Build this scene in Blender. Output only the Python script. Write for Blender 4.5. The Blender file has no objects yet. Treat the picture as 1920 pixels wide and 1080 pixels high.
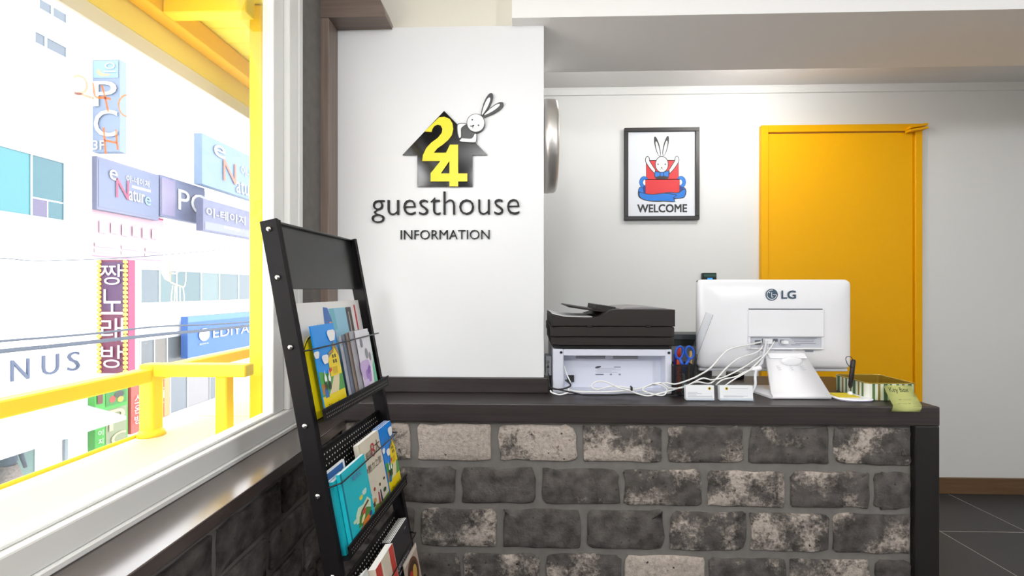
import bpy, bmesh, math, random
from mathutils import Vector, Matrix, Euler
from mathutils import noise as mnoise
random.seed(7)
PI = math.pi
S = bpy.context.scene
COL = S.collection

# ------------------------------------------------------------------ camera, sky, lights, exposure
H = 1.13                                  # eye height
F = 850.0                                 # focal length for a 1920 wide frame
TH = math.atan(25 / 850.0)                # slight turn to the left
CT, ST = math.cos(TH), math.sin(TH)
cam = bpy.data.cameras.new('camera')
cam.sensor_width = 36.0
cam.lens = F / 1920 * 36.0
cam.shift_y = 3 / 1920
cam.clip_start = 0.05
cam.clip_end = 200
camo = bpy.data.objects.new('camera', cam)
COL.objects.link(camo)
camo.location = (0, 0, H)
camo.rotation_euler = (PI / 2, 0, TH)
S.camera = camo

world = bpy.data.worlds.new('overcast_sky')
S.world = world
world.use_nodes = True
wn = world.node_tree.nodes
wb = wn['Background']
wb.inputs[0].default_value = (0.97, 0.985, 1.0, 1)
wb.inputs[1].default_value = 5.2

def area_light(name, loc, size, power, rot=(0, 0, 0), col=(1, 1, 1), size_y=None, spread=PI):
    l = bpy.data.lights.new(name, 'AREA')
    l.energy = power
    l.size = size
    if size_y:
        l.shape = 'RECTANGLE'
        l.size_y = size_y
    l.color = col
    l.spread = spread
    o = bpy.data.objects.new(name, l)
    o.location = loc
    o.rotation_euler = rot
    COL.objects.link(o)
    return o

area_light('ceiling_panel_light', (0.2, 0.0, 2.42), 1.2, 10, (0, 0, 0), (1, 1, 1), 0.5)

def bulb(name, loc, power, r=0.03, col=(1, 0.99, 0.97)):
    l = bpy.data.lights.new(name, 'POINT')
    l.energy = power
    l.shadow_soft_size = r
    l.color = col
    o = bpy.data.objects.new(name, l)
    o.location = loc
    COL.objects.link(o)
    return o

bulb('added_fill_bulb', (-0.35, -1.2, 2.22), 50, 0.14, (0.95, 0.975, 1))  # unseen fill, added to brighten the upper partition and beam face
bulb('added_fill_bulb', (1.90, -1.0, 2.15), 66, 0.14, (0.95, 0.975, 1))  # unseen fill, added to brighten the brick wall on the left
bulb('ceiling_downlight', (0.30, 2.01, 2.11), 3.0, 0.04)
bulb('ceiling_downlight', (1.15, 2.01, 2.11), 7.2, 0.04)

vs = S.view_settings
vs.view_transform = 'Standard'
vs.look = 'None'
vs.gamma = 1.0
vs.use_curve_mapping = False
vs.exposure = 0.0

# ------------------------------------------------------------------ pixel rays of the reference photo -> points on real planes
def ray(x, y):
    u = (x - 960) / F
    v = (y - 543) / F
    return (u * CT - ST, u * ST + CT, -v)
def onY(x, y, Y):
    d = ray(x, y); t = Y / d[1]
    return Vector((d[0] * t, Y, H + d[2] * t))
def onX(x, y, X):
    d = ray(x, y); t = X / d[0]
    return Vector((X, d[1] * t, H + d[2] * t))
def onZ(x, y, Z):
    d = ray(x, y); t = (Z - H) / d[2]
    return Vector((d[0] * t, d[1] * t, Z))

# ------------------------------------------------------------------ materials
def lin(c):
    c = c.lstrip('#')
    out = []
    for i in (0, 2, 4):
        v = int(c[i:i + 2], 16) / 255
        out.append(v / 12.92 if v <= 0.04045 else ((v + 0.055) / 1.055) ** 2.4)
    return (*out, 1)
_mc = {}
def M(hexc, rough=0.5, metal=0.0, spec=0.5, vary=0.0, bump=0.0, scale=40.0):
    """plain procedural surface: colour, optional slight mottling and fine relief"""
    k = (hexc, rough, metal, spec, vary, bump, scale)
    if k in _mc:
        return _mc[k]
    m = bpy.data.materials.new('surface_' + hexc.strip('#'))
    m.use_nodes = True
    nt = m.node_tree
    b = nt.nodes['Principled BSDF']
    c = lin(hexc)
    b.inputs['Base Color'].default_value = c
    b.inputs['Roughness'].default_value = rough
    b.inputs['Metallic'].default_value = metal
    b.inputs['Specular IOR Level'].default_value = spec
    if vary or bump:
        tc = nt.nodes.new('ShaderNodeTexCoord')
        nz = nt.nodes.new('ShaderNodeTexNoise')
        nz.inputs['Scale'].default_value = scale
        nz.inputs['Detail'].default_value = 4
        nt.links.new(tc.outputs['Object'], nz.inputs['Vector'])
        if vary:
            mx = nt.nodes.new('ShaderNodeMix'); mx.data_type = 'RGBA'
            mx.inputs[6].default_value = tuple(x * (1 - vary) for x in c[:3]) + (1,)
            mx.inputs[7].default_value = tuple(min(1, x * (1 + vary)) for x in c[:3]) + (1,)
            nt.links.new(nz.outputs['Fac'], mx.inputs[0])
            nt.links.new(mx.outputs[2], b.inputs['Base Color'])
        if bump:
            bp = nt.nodes.new('ShaderNodeBump')
            bp.inputs['Strength'].default_value = bump
            bp.inputs['Distance'].default_value = 0.002
            nt.links.new(nz.outputs['Fac'], bp.inputs['Height'])
            nt.links.new(bp.outputs[0], b.inputs['Normal'])
    _mc[k] = m
    return m

def wood(name, c1, c2, stretch, rough=0.4, scale=18.0, coat=0.0):
    m = bpy.data.materials.new(name)
    m.use_nodes = True
    nt = m.node_tree
    b = nt.nodes['Principled BSDF']
    tc = nt.nodes.new('ShaderNodeTexCoord')
    mp = nt.nodes.new('ShaderNodeMapping')
    mp.inputs['Scale'].default_value = stretch
    nz = nt.nodes.new('ShaderNodeTexNoise')
    nz.inputs['Scale'].default_value = scale
    nz.inputs['Detail'].default_value = 6
    nz.inputs['Roughness'].default_value = 0.65
    cr = nt.nodes.new('ShaderNodeValToRGB')
    cr.color_ramp.elements[0].position = 0.3
    cr.color_ramp.elements[0].color = lin(c1)
    cr.color_ramp.elements[1].position = 0.7
    cr.color_ramp.elements[1].color = lin(c2)
    bp = nt.nodes.new('ShaderNodeBump')
    bp.inputs['Strength'].default_value = 0.15
    bp.inputs['Distance'].default_value = 0.001
    L = nt.links.new
    L(tc.outputs['Object'], mp.inputs[0]); L(mp.outputs[0], nz.inputs['Vector'])
    L(nz.outputs['Fac'], cr.inputs[0]); L(cr.outputs[0], b.inputs['Base Color'])
    L(nz.outputs['Fac'], bp.inputs['Height']); L(bp.outputs[0], b.inputs['Normal'])
    b.inputs['Roughness'].default_value = rough
    if coat:
        b.inputs['Coat Weight'].default_value = coat; b.inputs['Coat Roughness'].default_value = 0.18
    return m

WOOD_H = wood('dark_laminate_along', '#2b2524', '#3e3635', (0.12, 1.5, 4.0), 0.42)
WOOD_S = wood('dark_laminate_sill', '#3f3633', '#574b46', (4.0, 0.12, 1.5), 0.25, 18.0, 0.8)
WOOD_V = wood('brown_laminate_upright', '#75655c', '#8f7e72', (4.0, 4.0, 0.15), 0.4)
WOOD_T = wood('brown_laminate_top', '#6d5e55', '#83736a', (0.15, 4.0, 4.0), 0.4)

def brick_material():
    m = bpy.data.materials.new('whitewashed_dark_brick')
    m.use_nodes = True
    nt = m.node_tree
    N, L = nt.nodes, nt.links.new
    b = N['Principled BSDF']
    tc = N.new('ShaderNodeTexCoord')
    oi = N.new('ShaderNodeObjectInfo')
    mul = N.new('ShaderNodeMath'); mul.operation = 'MULTIPLY'; mul.inputs[1].default_value = 37.0
    L(oi.outputs['Random'], mul.inputs[0])
    ad = N.new('ShaderNodeVectorMath'); ad.operation = 'ADD'
    L(tc.outputs['Object'], ad.inputs[0]); L(mul.outputs[0], ad.inputs[1])
    n1 = N.new('ShaderNodeTexNoise'); n1.inputs['Scale'].default_value = 9; n1.inputs['Detail'].default_value = 2
    n2 = N.new('ShaderNodeTexNoise'); n2.inputs['Scale'].default_value = 75; n2.inputs['Detail'].default_value = 5
    n2.inputs['Roughness'].default_value = 0.7
    n3 = N.new('ShaderNodeTexNoise'); n3.inputs['Scale'].default_value = 26; n3.inputs['Detail'].default_value = 5
    for n in (n1, n2, n3):
        L(ad.outputs[0], n.inputs['Vector'])
    # patch mask = coarse + fine noise against the amount of whitewash of this brick
    m2 = N.new('ShaderNodeMath'); m2.operation = 'MULTIPLY_ADD'; m2.inputs[1].default_value = 0.45
    L(n2.outputs['Fac'], m2.inputs[0]); L(n1.outputs['Fac'], m2.inputs[2])
    at = N.new('ShaderNodeAttribute'); at.attribute_type = 'OBJECT'; at.attribute_name = 'wash'
    m3 = N.new('ShaderNodeMath'); m3.operation = 'MULTIPLY_ADD'; m3.inputs[1].default_value = 0.75
    L(at.outputs['Fac'], m3.inputs[0]); L(m2.outputs[0], m3.inputs[2])
    mr = N.new('ShaderNodeMapRange'); mr.interpolation_type = 'SMOOTHSTEP'
    mr.inputs['From Min'].default_value = 1.02; mr.inputs['From Max'].default_value = 1.21
    L(m3.outputs[0], mr.inputs['Value'])
    dark = N.new('ShaderNodeValToRGB')
    dark.color_ramp.elements[0].position = 0.3; dark.color_ramp.elements[0].color = lin('#423e3c')
    dark.color_ramp.elements[1].position = 0.72; dark.color_ramp.elements[1].color = lin('#736d69')
    L(n3.outputs['Fac'], dark.inputs[0])
    lite = N.new('ShaderNodeValToRGB')
    lite.color_ramp.elements[0].position = 0.3; lite.color_ramp.elements[0].color = lin('#a3968c')
    lite.color_ramp.elements[1].position = 0.65; lite.color_ramp.elements[1].color = lin('#cdc1b7')
    L(n2.outputs['Fac'], lite.inputs[0])
    mx = N.new('ShaderNodeMix'); mx.data_type = 'RGBA'
    L(mr.outputs[0], mx.inputs[0]); L(dark.outputs[0], mx.inputs[6]); L(lite.outputs[0], mx.inputs[7])
    vo = N.new('ShaderNodeTexVoronoi'); vo.inputs['Scale'].default_value = 34
    L(ad.outputs[0], vo.inputs['Vector'])
    pt = N.new('ShaderNodeMapRange'); pt.inputs['From Min'].default_value = 0.10; pt.inputs['From Max'].default_value = 0.2
    wob = N.new('ShaderNodeMath'); wob.operation = 'MULTIPLY_ADD'; wob.inputs[1].default_value = 0.5; 
    L(n2.outputs['Fac'], wob.inputs[0]); L(vo.outputs['Distance'], wob.inputs[2])
    sb = N.new('ShaderNodeMath'); sb.operation = 'SUBTRACT'; sb.inputs[1].default_value = 0.17
    L(wob.outputs[0], sb.inputs[0]); L(sb.outputs[0], pt.inputs['Value'])
    pm_ = N.new('ShaderNodeMix'); pm_.data_type = 'RGBA'; pm_.inputs[6].default_value = lin('#2b2827')
    L(pt.outputs[0], pm_.inputs[0]); L(mx.outputs[2], pm_.inputs[7])
    L(pm_.outputs[2], b.inputs['Base Color'])
    # pits and roughness
    hs = N.new('ShaderNodeMath'); hs.operation = 'MULTIPLY_ADD'; hs.inputs[1].default_value = 0.5
    L(mr.outputs[0], hs.inputs[0]); L(n2.outputs['Fac'], hs.inputs[2])
    bp = N.new('ShaderNodeBump'); bp.inputs['Strength'].default_value = 1.0; bp.inputs['Distance'].default_value = 0.007
    L(hs.outputs[0], bp.inputs['Height']); L(bp.outputs[0], b.inputs['Normal'])
    b.inputs['Roughness'].default_value = 0.9
    b.inputs['Specular IOR Level'].default_value = 0.25
    return m
BRICK = brick_material()
MORTAR = M('#77736f', 0.95, 0, 0.2, 0.25, 0.6, 30)
WALL = M('#e9eae8', 0.75, 0, 0.3)
PANEL = M('#ebecee', 0.35, 0, 0.5)
CREAM = M('#e9e5d8', 0.8, 0, 0.3)
CEIL = M('#e4e2e0', 0.85, 0, 0.3)
BLACK = M('#1d1c1d', 0.4, 0, 0.5)
WHITEP = M('#f4f4f8', 0.3, 0, 0.5)

def metal_brushed():
    m = M('#b9b6b2', 0.32, 1.0)
    return m
STEEL = metal_brushed()
CHROME = M('#d8d8d8', 0.15, 1.0)

def glass_material(name, veil, tint=(1, 1, 1, 1), veil_col=(0.95, 0.97, 1, 1)):
    """thin pane: clear, faint gloss, a translucent veil mixed in by the given share"""
    m = bpy.data.materials.new(name)
    m.use_nodes = True
    nt = m.node_tree
    N, L = nt.nodes, nt.links.new
    N.remove(N['Principled BSDF'])
    out = N['Material Output']
    tr = N.new('ShaderNodeBsdfTransparent'); tr.inputs[0].default_value = tint
    tl = N.new('ShaderNodeBsdfTranslucent'); tl.inputs[0].default_value = veil_col
    gl = N.new('ShaderNodeBsdfGlossy'); gl.inputs['Roughness'].default_value = 0.03
    fr = N.new('ShaderNodeLayerWeight'); fr.inputs[0].default_value = 0.12
    a = N.new('ShaderNodeMixShader'); a.inputs[0].default_value = veil
    bm_ = N.new('ShaderNodeMixShader')
    L(tr.outputs[0], a.inputs[1]); L(tl.outputs[0], a.inputs[2])
    mu = N.new('ShaderNodeMath'); mu.operation = 'MULTIPLY'; mu.inputs[1].default_value = 0.35
    L(fr.outputs['Fresnel'], mu.inputs[0]); L(mu.outputs[0], bm_.inputs[0])
    L(a.outputs[0], bm_.inputs[1]); L(gl.outputs[0], bm_.inputs[2])
    L(bm_.outputs[0], out.inputs[0])
    return m
PANE = glass_material('veiled_window_glass', 0.008)  # washed-out haze of the overexposed view, mixed into the pane as a veil
CLEAR = glass_material('clear_plastic', 0.12, (0.93, 0.95, 0.97, 1))

# ------------------------------------------------------------------ mesh helpers
def B():
    return bmesh.new()
def box(bm, x0, x1, y0, y1, z0, z1, mi=0, bev=0.0, seg=1):
    vs_ = [bm.verts.new((x, y, z)) for x in (x0, x1) for y in (y0, y1) for z in (z0, z1)]
    fs = []
    for q in ((0, 1, 3, 2), (4, 6, 7, 5), (0, 4, 5, 1), (2, 3, 7, 6), (0, 2, 6, 4), (1, 5, 7, 3)):
        f = bm.faces.new([vs_[i] for i in q]); f.material_index = mi; fs.append(f)
    if bev:
        es = list({e for f in fs for e in f.edges})
        r = bmesh.ops.bevel(bm, geom=es, offset=bev, segments=seg, profile=0.5, affect='EDGES')
        for f in r['faces']:
            f.material_index = mi
    return bm
def prism(bm, pts, fn, d0, d1, mi=0, bev=0.0, seg=1):
    """closed polygon pts (2-D) run from depth d0 to d1; fn(u, v, d) -> 3-D"""
    a = [bm.verts.new(fn(p[0], p[1], d0)) for p in pts]
    b = [bm.verts.new(fn(p[0], p[1], d1)) for p in pts]
    n = len(pts)
    fs = [bm.faces.new(a), bm.faces.new(b[::-1])]
    for i in range(n):
        j = (i + 1) % n
        fs.append(bm.faces.new((a[j], a[i], b[i], b[j])))
    for f in fs:
        f.material_index = mi
    if bev:
        es = list(fs[0].edges) + list(fs[1].edges)
        r = bmesh.ops.bevel(bm, geom=es, offset=bev, segments=seg, profile=0.5, affect='EDGES')
        for f in r['faces']:
            f.material_index = mi
    return bm
def face(bm, pts, mi=0):
    f = bm.faces.new([bm.verts.new(p) for p in pts]); f.material_index = mi
    return f
def tube(bm, pts, r, n=8, mi=0, cap=True, closed=False):
    pts = [Vector(p) for p in pts]
    m = len(pts)
    rings = []
    up = None
    for i, p in enumerate(pts):
        if closed:
            t = (pts[(i + 1) % m] - pts[i - 1]).normalized()
        else:
            t = (pts[min(i + 1, m - 1)] - pts[max(i - 1, 0)]).normalized()
        if up is None:
            up = Vector((0, 0, 1)) if abs(t.z) < 0.9 else Vector((1, 0, 0))
        s = t.cross(up)
        if s.length < 1e-6:
            s = t.orthogonal()
        s.normalize(); q = s.cross(t).normalized(); up = q
        rr = r[i] if isinstance(r, (list, tuple)) else r
        rings.append([bm.verts.new(p + s * (rr * math.cos(2 * PI * k / n)) + q * (rr * math.sin(2 * PI * k / n))) for k in range(n)])
    lim = m if closed else m - 1
    for i in range(lim):
        A, C = rings[i], rings[(i + 1) % m]
        for k in range(n):
            f = bm.faces.new((A[k], A[(k + 1) % n], C[(k + 1) % n], C[k])); f.material_index = mi; f.smooth = True
    if cap and not closed:
        bm.faces.new(rings[0][::-1]).material_index = mi
        bm.faces.new(rings[-1]).material_index = mi
    return bm
def curve(pts, n=8):
    """Catmull-Rom through 3-D points"""
    pts = [Vector(p) for p in pts]
    out = []
    for i in range(len(pts) - 1):
        p0 = pts[max(i - 1, 0)]; p1 = pts[i]; p2 = pts[i + 1]; p3 = pts[min(i + 2, len(pts) - 1)]
        for k in range(n):
            t = k / n
            out.append(0.5 * ((2 * p1) + (p2 - p0) * t + (2 * p0 - 5 * p1 + 4 * p2 - p3) * t * t + (3 * p1 - p0 - 3 * p2 + p3) * t ** 3))
    out.append(pts[-1])
    return out
def lathe(bm, prof, c, axis='Z', n=32, mi=0):
    """prof: (radius, height) list about an axis through c"""
    rings = []
    for r, h in prof:
        ring = []
        for k in range(n):
            a = 2 * PI * k / n
            u, v = r * math.cos(a), r * math.sin(a)
            p = {'Z': (u, v, h), 'X': (h, u, v), 'Y': (u, h, v)}[axis]
            ring.append(bm.verts.new(Vector(c) + Vector(p)))
        rings.append(ring)
    for A, C in zip(rings, rings[1:]):
        for k in range(n):
            f = bm.faces.new((A[k], A[(k + 1) % n], C[(k + 1) % n], C[k])); f.material_index = mi; f.smooth = True
    bm.faces.new(rings[0]).material_index = mi
    bm.faces.new(rings[-1][::-1]).material_index = mi
    return bm
def ellipse(cx, cy, rx, ry, rot=0, n=28, a0=0, a1=2 * PI):
    o = []
    full = abs(a1 - a0 - 2 * PI) < 1e-6
    for k in range(n if full else n + 1):
        a = a0 + (a1 - a0) * k / n
        x, y = rx * math.cos(a), ry * math.sin(a)
        o.append((cx + x * math.cos(rot) - y * math.sin(rot), cy + x * math.sin(rot) + y * math.cos(rot)))
    return o
def smooth2(pts, n=6):
    return [(p.x, p.y) for p in curve([(a, b, 0) for a, b in pts], n)]
def ribbon(pts, w):
    """polyline -> closed outline of width w"""
    L_, R_ = [], []
    for i, p in enumerate(pts):
        q0 = pts[max(i - 1, 0)]; q1 = pts[min(i + 1, len(pts) - 1)]
        dx, dy = q1[0] - q0[0], q1[1] - q0[1]
        l = math.hypot(dx, dy) or 1
        nx, ny = -dy / l * w / 2, dx / l * w / 2
        L_.append((p[0] + nx, p[1] + ny)); R_.append((p[0] - nx, p[1] - ny))
    return L_ + R_[::-1]
def strip(bm, pts, w, fn, d, mi=0):
    """flat stroke made of quads"""
    o = ribbon(pts, w)
    n = len(pts)
    vs_ = [bm.verts.new(fn(p[0], p[1], d)) for p in o]
    for i in range(n - 1):
        bm.faces.new((vs_[i], vs_[i + 1], vs_[2 * n - 2 - i], vs_[2 * n - 1 - i])).material_index = mi

def link_mesh(name, bm, mats, parent=None, loc=None, smooth=False, fixn=True):
    if fixn:
        bmesh.ops.recalc_face_normals(bm, faces=bm.faces)
    me = bpy.data.meshes.new(name)
    if loc is not None:
        bmesh.ops.translate(bm, verts=bm.verts, vec=-Vector(loc))
    bm.to_mesh(me); bm.free()
    if not isinstance(mats, (list, tuple)):
        mats = [mats]
    for m in mats:
        me.materials.append(m)
    if smooth:
        for p in me.polygons:
            p.use_smooth = True
    o = bpy.data.objects.new(name, me)
    COL.objects.link(o)
    return o
def tag(o, label=None, cat=None, group=None, kind=None):
    if label: o['label'] = label
    if cat: o['category'] = cat
    if group: o['group'] = group
    if kind: o['kind'] = kind
    return o
def thing(name, label, cat, loc=(0, 0, 0), group=None, kind=None):
    o = bpy.data.objects.new(name, None)
    o.empty_display_size = 0.05
    o.location = loc
    COL.objects.link(o)
    tag(o, label, cat, group, kind)
    return o
ORG = {}
def origin(o):
    """world position of an object built by these helpers (no rotation)"""
    v = Vector(o.location)
    while o.parent:
        o = o.parent; v += Vector(o.location)
    return v
def part(name, bm, mats, parent, label=None, local=False, smooth=False, fixn=True):
    """mesh built in world space (or in the parent's own space if local) as a child of parent"""
    o = link_mesh(name, bm, mats, None, None if local else origin(parent), smooth, fixn)
    o.parent = parent
    if label: o['label'] = label
    return o
def single(name, bm, mats, label, cat, loc, group=None, kind=None, smooth=False):
    o = link_mesh(name, bm, mats, None, loc, smooth)
    o.location = loc
    return tag(o, label, cat, group, kind)
def struct(name, bm, mats, parent=None, smooth=False):
    o = link_mesh(name, bm, mats, None, None, smooth)
    if parent: o.parent = parent
    else: o['kind'] = 'structure'
    return o

def text_bm(body, size=1.0, extrude=0.0, res=3, spacing=1.0, shear=0.0, offset=0.0, fill=True):
    """lettering in the x-y plane, lower left at the origin, as a bmesh; size = cap height"""
    c = bpy.data.curves.new('lettering', 'FONT')
    c.body = body
    c.size = size / 0.729
    c.extrude = extrude
    c.resolution_u = res
    c.space_character = spacing
    c.shear = shear
    c.offset = offset
    o = bpy.data.objects.new('lettering', c)
    me = bpy.data.meshes.new_from_object(o)
    bm = bmesh.new(); bm.from_mesh(me)
    bpy.data.objects.remove(o); bpy.data.curves.remove(c); bpy.data.meshes.remove(me)
    return bm
def bounds(bm):
    xs = [v.co.x for v in bm.verts]; ys = [v.co.y for v in bm.verts]
    return (min(xs), max(xs), min(ys), max(ys)) if xs else (0, 1, 0, 1)
def text_fit(body, fn, u0, u1, v0, v1, d, dst, mi=0, extrude=0.0, bold=0.0, offset=0.0):
    """put lettering into the rectangle u0..u1 x v0..v1 of a plane given by fn(u, v, d), into bmesh dst"""
    if bold:      # heavier strokes : the same lettering laid down again a hair to each side
        for k, (du, dv) in enumerate(((-1, -1), (1, -1), (-1, 1), (1, 1))):
            text_fit(body, fn, u0 + bold * du, u1 + bold * du, v0 + bold * dv, v1 + bold * dv, d + .00003 * (k + 1), dst, mi)
        return
    t = text_bm(body, 1.0, extrude=0.5 if extrude else 0.0, offset=offset)
    x0, x1, y0, y1 = bounds(t)
    sx = (u1 - u0) / max(1e-6, x1 - x0); sy = (v1 - v0) / max(1e-6, y1 - y0)
    mp = {}
    for v in t.verts:
        mp[v] = dst.verts.new(fn(u0 + (v.co.x - x0) * sx, v0 + (v.co.y - y0) * sy, d + (v.co.z + 0.5) * extrude if extrude else d))
    for f in t.faces:
        try:
            dst.faces.new([mp[v] for v in f.verts]).material_index = mi
        except ValueError:
            pass
    t.free()
# planes facing the viewer: (u, v, d) -> world ; d counts towards the viewer
def planeY(Y):
    return lambda u, v, d: Vector((u, Y - d, v))
def planeX(X):
    return lambda u, v, d: Vector((X + d, u, v))

# ================================================================== ROOM
CT_Z = 0.766            # worktop height
CY = 1.445              # worktop front
WY = 2.59               # back wall
XL = -0.60              # brick face of the left wall
XR, YB = 3.05, -2.6     # walls out of the frame
BEAM_Z = 2.065
SILL_Z = 0.712

# floor : slab with joints showing between the tiles
bm = B(); box(bm, -0.95, XR, YB, WY + 0.1, -0.12, -0.0012)
floor = struct('floor', bm, M('#b9b8b5', 0.9))
TILE = M('#3a3a3b', 0.45, 0, 0.5, 0.12, 0.15, 60)
tm = None
xs = [2.34 - 0.40 * k for k in range(-1, 8)]
ys = [2.18 + 0.41 - 0.41 * k for k in range(0, 13)]
for x in xs:
    for y in ys[1:]:
        if tm is None:
            bm = B(); box(bm, 0.0026, 0.3974, 0.0026, 0.4074, -0.006, 0.0, bev=0.0006)
            o = part('tile', bm, TILE, floor, local=True); tm = o.data
        else:
            o = bpy.data.objects.new('tile', tm); COL.objects.link(o); o.parent = floor
        o.location = (x, y, 0)

# ceiling : front room, the lower soffit beam, and the part behind it
bm = B(); box(bm, -0.95, XR, YB, 1.57, 2.45, 2.55)
box(bm, -0.70, XR, 1.956, WY + 0.1, 2.272, 2.4)
struct('ceiling', bm, CEIL)
bm = B(); box(bm, -0.046, XR, 1.56, 1.955, BEAM_Z, 2.55)
struct('trim_1', bm, M('#f8f7f6', 0.8, 0, 0.3))
# back wall
bm = B(); box(bm, -0.70, XR, WY, WY + 0.1, -0.02, 2.4)
struct('wall_back', bm, WALL)
bm = B()
prism(bm, [(0, 2.232), (0.012, 2.232), (0.014, 2.262), (0.018, 2.272), (0, 2.272)], lambda u, v, d: (d, WY - u, v), -0.62, XR)
struct('trim_2', bm, WALL)
bm = B(); box(bm, 2.188, XR, WY - 0.014, WY, 0, 0.088, bev=0.002)
box(bm, -0.615, 1.314, WY - 0.014, WY, 0, 0.088, bev=0.002)
struct('baseboard_back', bm, wood('baseboard_wood', '#6a5038', '#7d6045', (0.2, 3, 3), 0.4))
# partition with the sign : smooth white panel, cream wall above
bm = B(); box(bm, -0.685, 0.066, 1.607, 1.955, 0.0, BEAM_Z + 0.002, bev=0.0015)
struct('wall_partition', bm, PANEL)
bm = B(); box(bm, -0.70, -0.047, 1.64, 1.955, BEAM_Z, 2.55)
struct('wall_above_partition', bm, CREAM)
bm = B(); box(bm, XR, XR + 0.1, YB, WY + 0.1, 0, 2.55)
struct('wall_right', bm, M('#c9c6c2', 0.8))
bm = B(); box(bm, -0.95, XR + 0.1, YB - 0.1, YB, 0, 2.55)
struct('wall_rear', bm, M('#6b6460', .8))
# left wall : brick below the window, solid beyond it
bm = B()
box(bm, -0.76, XL - 0.012, YB, 1.50, 0, 0.685)
box(bm, -0.78, -0.700, 1.392, WY + 0.1, 0, 2.55)
box(bm, -0.80, -0.70, YB, 1.40, 2.12, 2.55)
box(bm, -0.80, -0.70, YB, -1.2, 0.68, 2.2)
box(bm, -0.72, -0.62, 1.62, WY, 0, 2.55)
wall_left = struct('wall_left', bm, MORTAR)

# bricks
def brick_mesh(w, h, depth, rnd=0.012, jit=0.0022):
    """irregular worn face block : w x h, front at depth; local frame x, z, front towards -y"""
    bm = B()
    out = []
    nx, ny = 5, 3
    rc = [rnd * random.uniform(0.25, 1.7) for _ in range(4)]
    if random.random() < 0.25:
        rc[random.randrange(4)] *= 2.2
    def corner(cx, cz, r, a0):
        for k in range(3):
            a = a0 + PI / 2 * k / 2
            out.append((cx + r * math.cos(a), cz + r * math.sin(a)))
    corner(-w / 2 + rc[0], -h / 2 + rc[0], rc[0], PI)
    for k in range(1, nx): out.append((-w / 2 + w * k / nx, -h / 2))
    corner(w / 2 - rc[1], -h / 2 + rc[1], rc[1], -PI / 2)
    for k in range(1, ny): out.append((w / 2, -h / 2 + h * k / ny))
    corner(w / 2 - rc[2], h / 2 - rc[2], rc[2], 0)
    for k in range(1, nx): out.append((w / 2 - w * k / nx, h / 2))
    corner(-w / 2 + rc[3], h / 2 - rc[3], rc[3], PI / 2)
    for k in range(1, ny): out.append((-w / 2, h / 2 - h * k / ny))
    out = [(x + random.gauss(0, jit), z + random.gauss(0, jit)) for x, z in out]
    n = len(out)
    r0 = [bm.verts.new((x, 0.016, z)) for x, z in out]
    r1 = [bm.verts.new((x, -depth * 0.6, z)) for x, z in out]
    ch = 0.0035
    r2 = [bm.verts.new((x * (1 - 2 * ch / w), -depth + random.uniform(-0.0008, 0.0008), z * (1 - 2 * ch / h))) for x, z in out]
    r3 = [bm.verts.new((x * 0.72, -depth - random.uniform(-0.0005, 0.0022), z * 0.6)) for x, z in out]
    for A, C in ((r0, r1), (r1, r2), (r2, r3)):
        for i in range(n):
            f = bm.faces.new((A[i], A[(i + 1) % n], C[(i + 1) % n], C[i])); f.smooth = True
    f = bm.faces.new(r3); f.smooth = True
    return bm

# ================================================================== RECEPTION COUNTER
counter = thing('reception_counter', 'reception counter with dark laminate top over whitewashed grey brick front', 'counter', (0.3, CY, 0))
bm = B()
box(bm, -0.685, 1.287, CY, 1.606, 0.705, CT_Z, bev=0.004, seg=2)
box(bm, 0.068, 1.287, 1.60, 1.938, 0.705, CT_Z, bev=0.003)
part('worktop', bm, WOOD_H, counter)
bm = B(); box(bm, 1.214, 1.287, CY + 0.001, 1.936, 0.0, 0.706, bev=0.004, seg=2)
part('side_panel', bm, wood('dark_laminate_side', '#191716', '#221f1e', (3, 3, 0.15), 0.5), counter)
bm = B(); box(bm, -0.684, 0.081, 1.592, 1.6065, CT_Z + .0002, 0.820, bev=0.003, seg=2)
part('backsplash', bm, WOOD_H, counter, 'low dark upstand along the white partition')
bm = B(); box(bm, -0.60, 1.214, CY + 0.022, CY + 0.05, 0.0, 0.705)
part('mortar_bed', bm, MORTAR, counter, 'grey mortar')
rows = [
    (800, 868, [(640, 768, .62), (782, 920, 1.15), (936, 1081, .66), (1094, 1241, .55), (1254, 1394, .42), (1408, 1556, .38), (1566, 1714, .42)]),
    (883, 949, [(632, 695, .1), (710, 853, .2), (866, 1002, .05), (1016, 1161, .34), (1171, 1315, .38), (1328, 1473, .55), (1484, 1632, .42), (1643, 1714, .08)]),
    (961, 1032, [(640, 775, .3), (789, 931, .5), (944, 1089, .06), (1102, 1243, .26), (1258, 1400, .36), (1408, 1556, .46), (1566, 1712, .42)]),
    (1046, 1113, [(632, 700, .1), (712, 862, .22), (870, 1012, .5), (1026, 1165, .42), (1173, 1321, 1.0), (1331, 1475, .3), (1484, 1632, .5), (1645, 1714, .1)]),
    (1127, 1192, [(640, 775, .3), (789, 931, .3), (944, 1089, .4), (1102, 1243, .26), (1258, 1400, .36), (1408, 1556, .2), (1566, 1712, .3)]),
]
for y0, y1, cells in rows:
    z1 = onY(1250, y0, CY + 0.012).z; z0 = onY(1250, y1, CY + 0.012).z
    for x0, x1, wsh in cells:
        a = onY(x0, y0, CY + 0.012).x; b = onY(x1, y0, CY + 0.012).x
        b = min(b, 1.210)
        o = part('brick', brick_mesh(b - a, z1 - z0, 0.008), BRICK, counter, local=True)
        o.location = ((a + b) / 2 - 0.3, 0.022, (z0 + z1) / 2)
        o['wash'] = wsh
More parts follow.
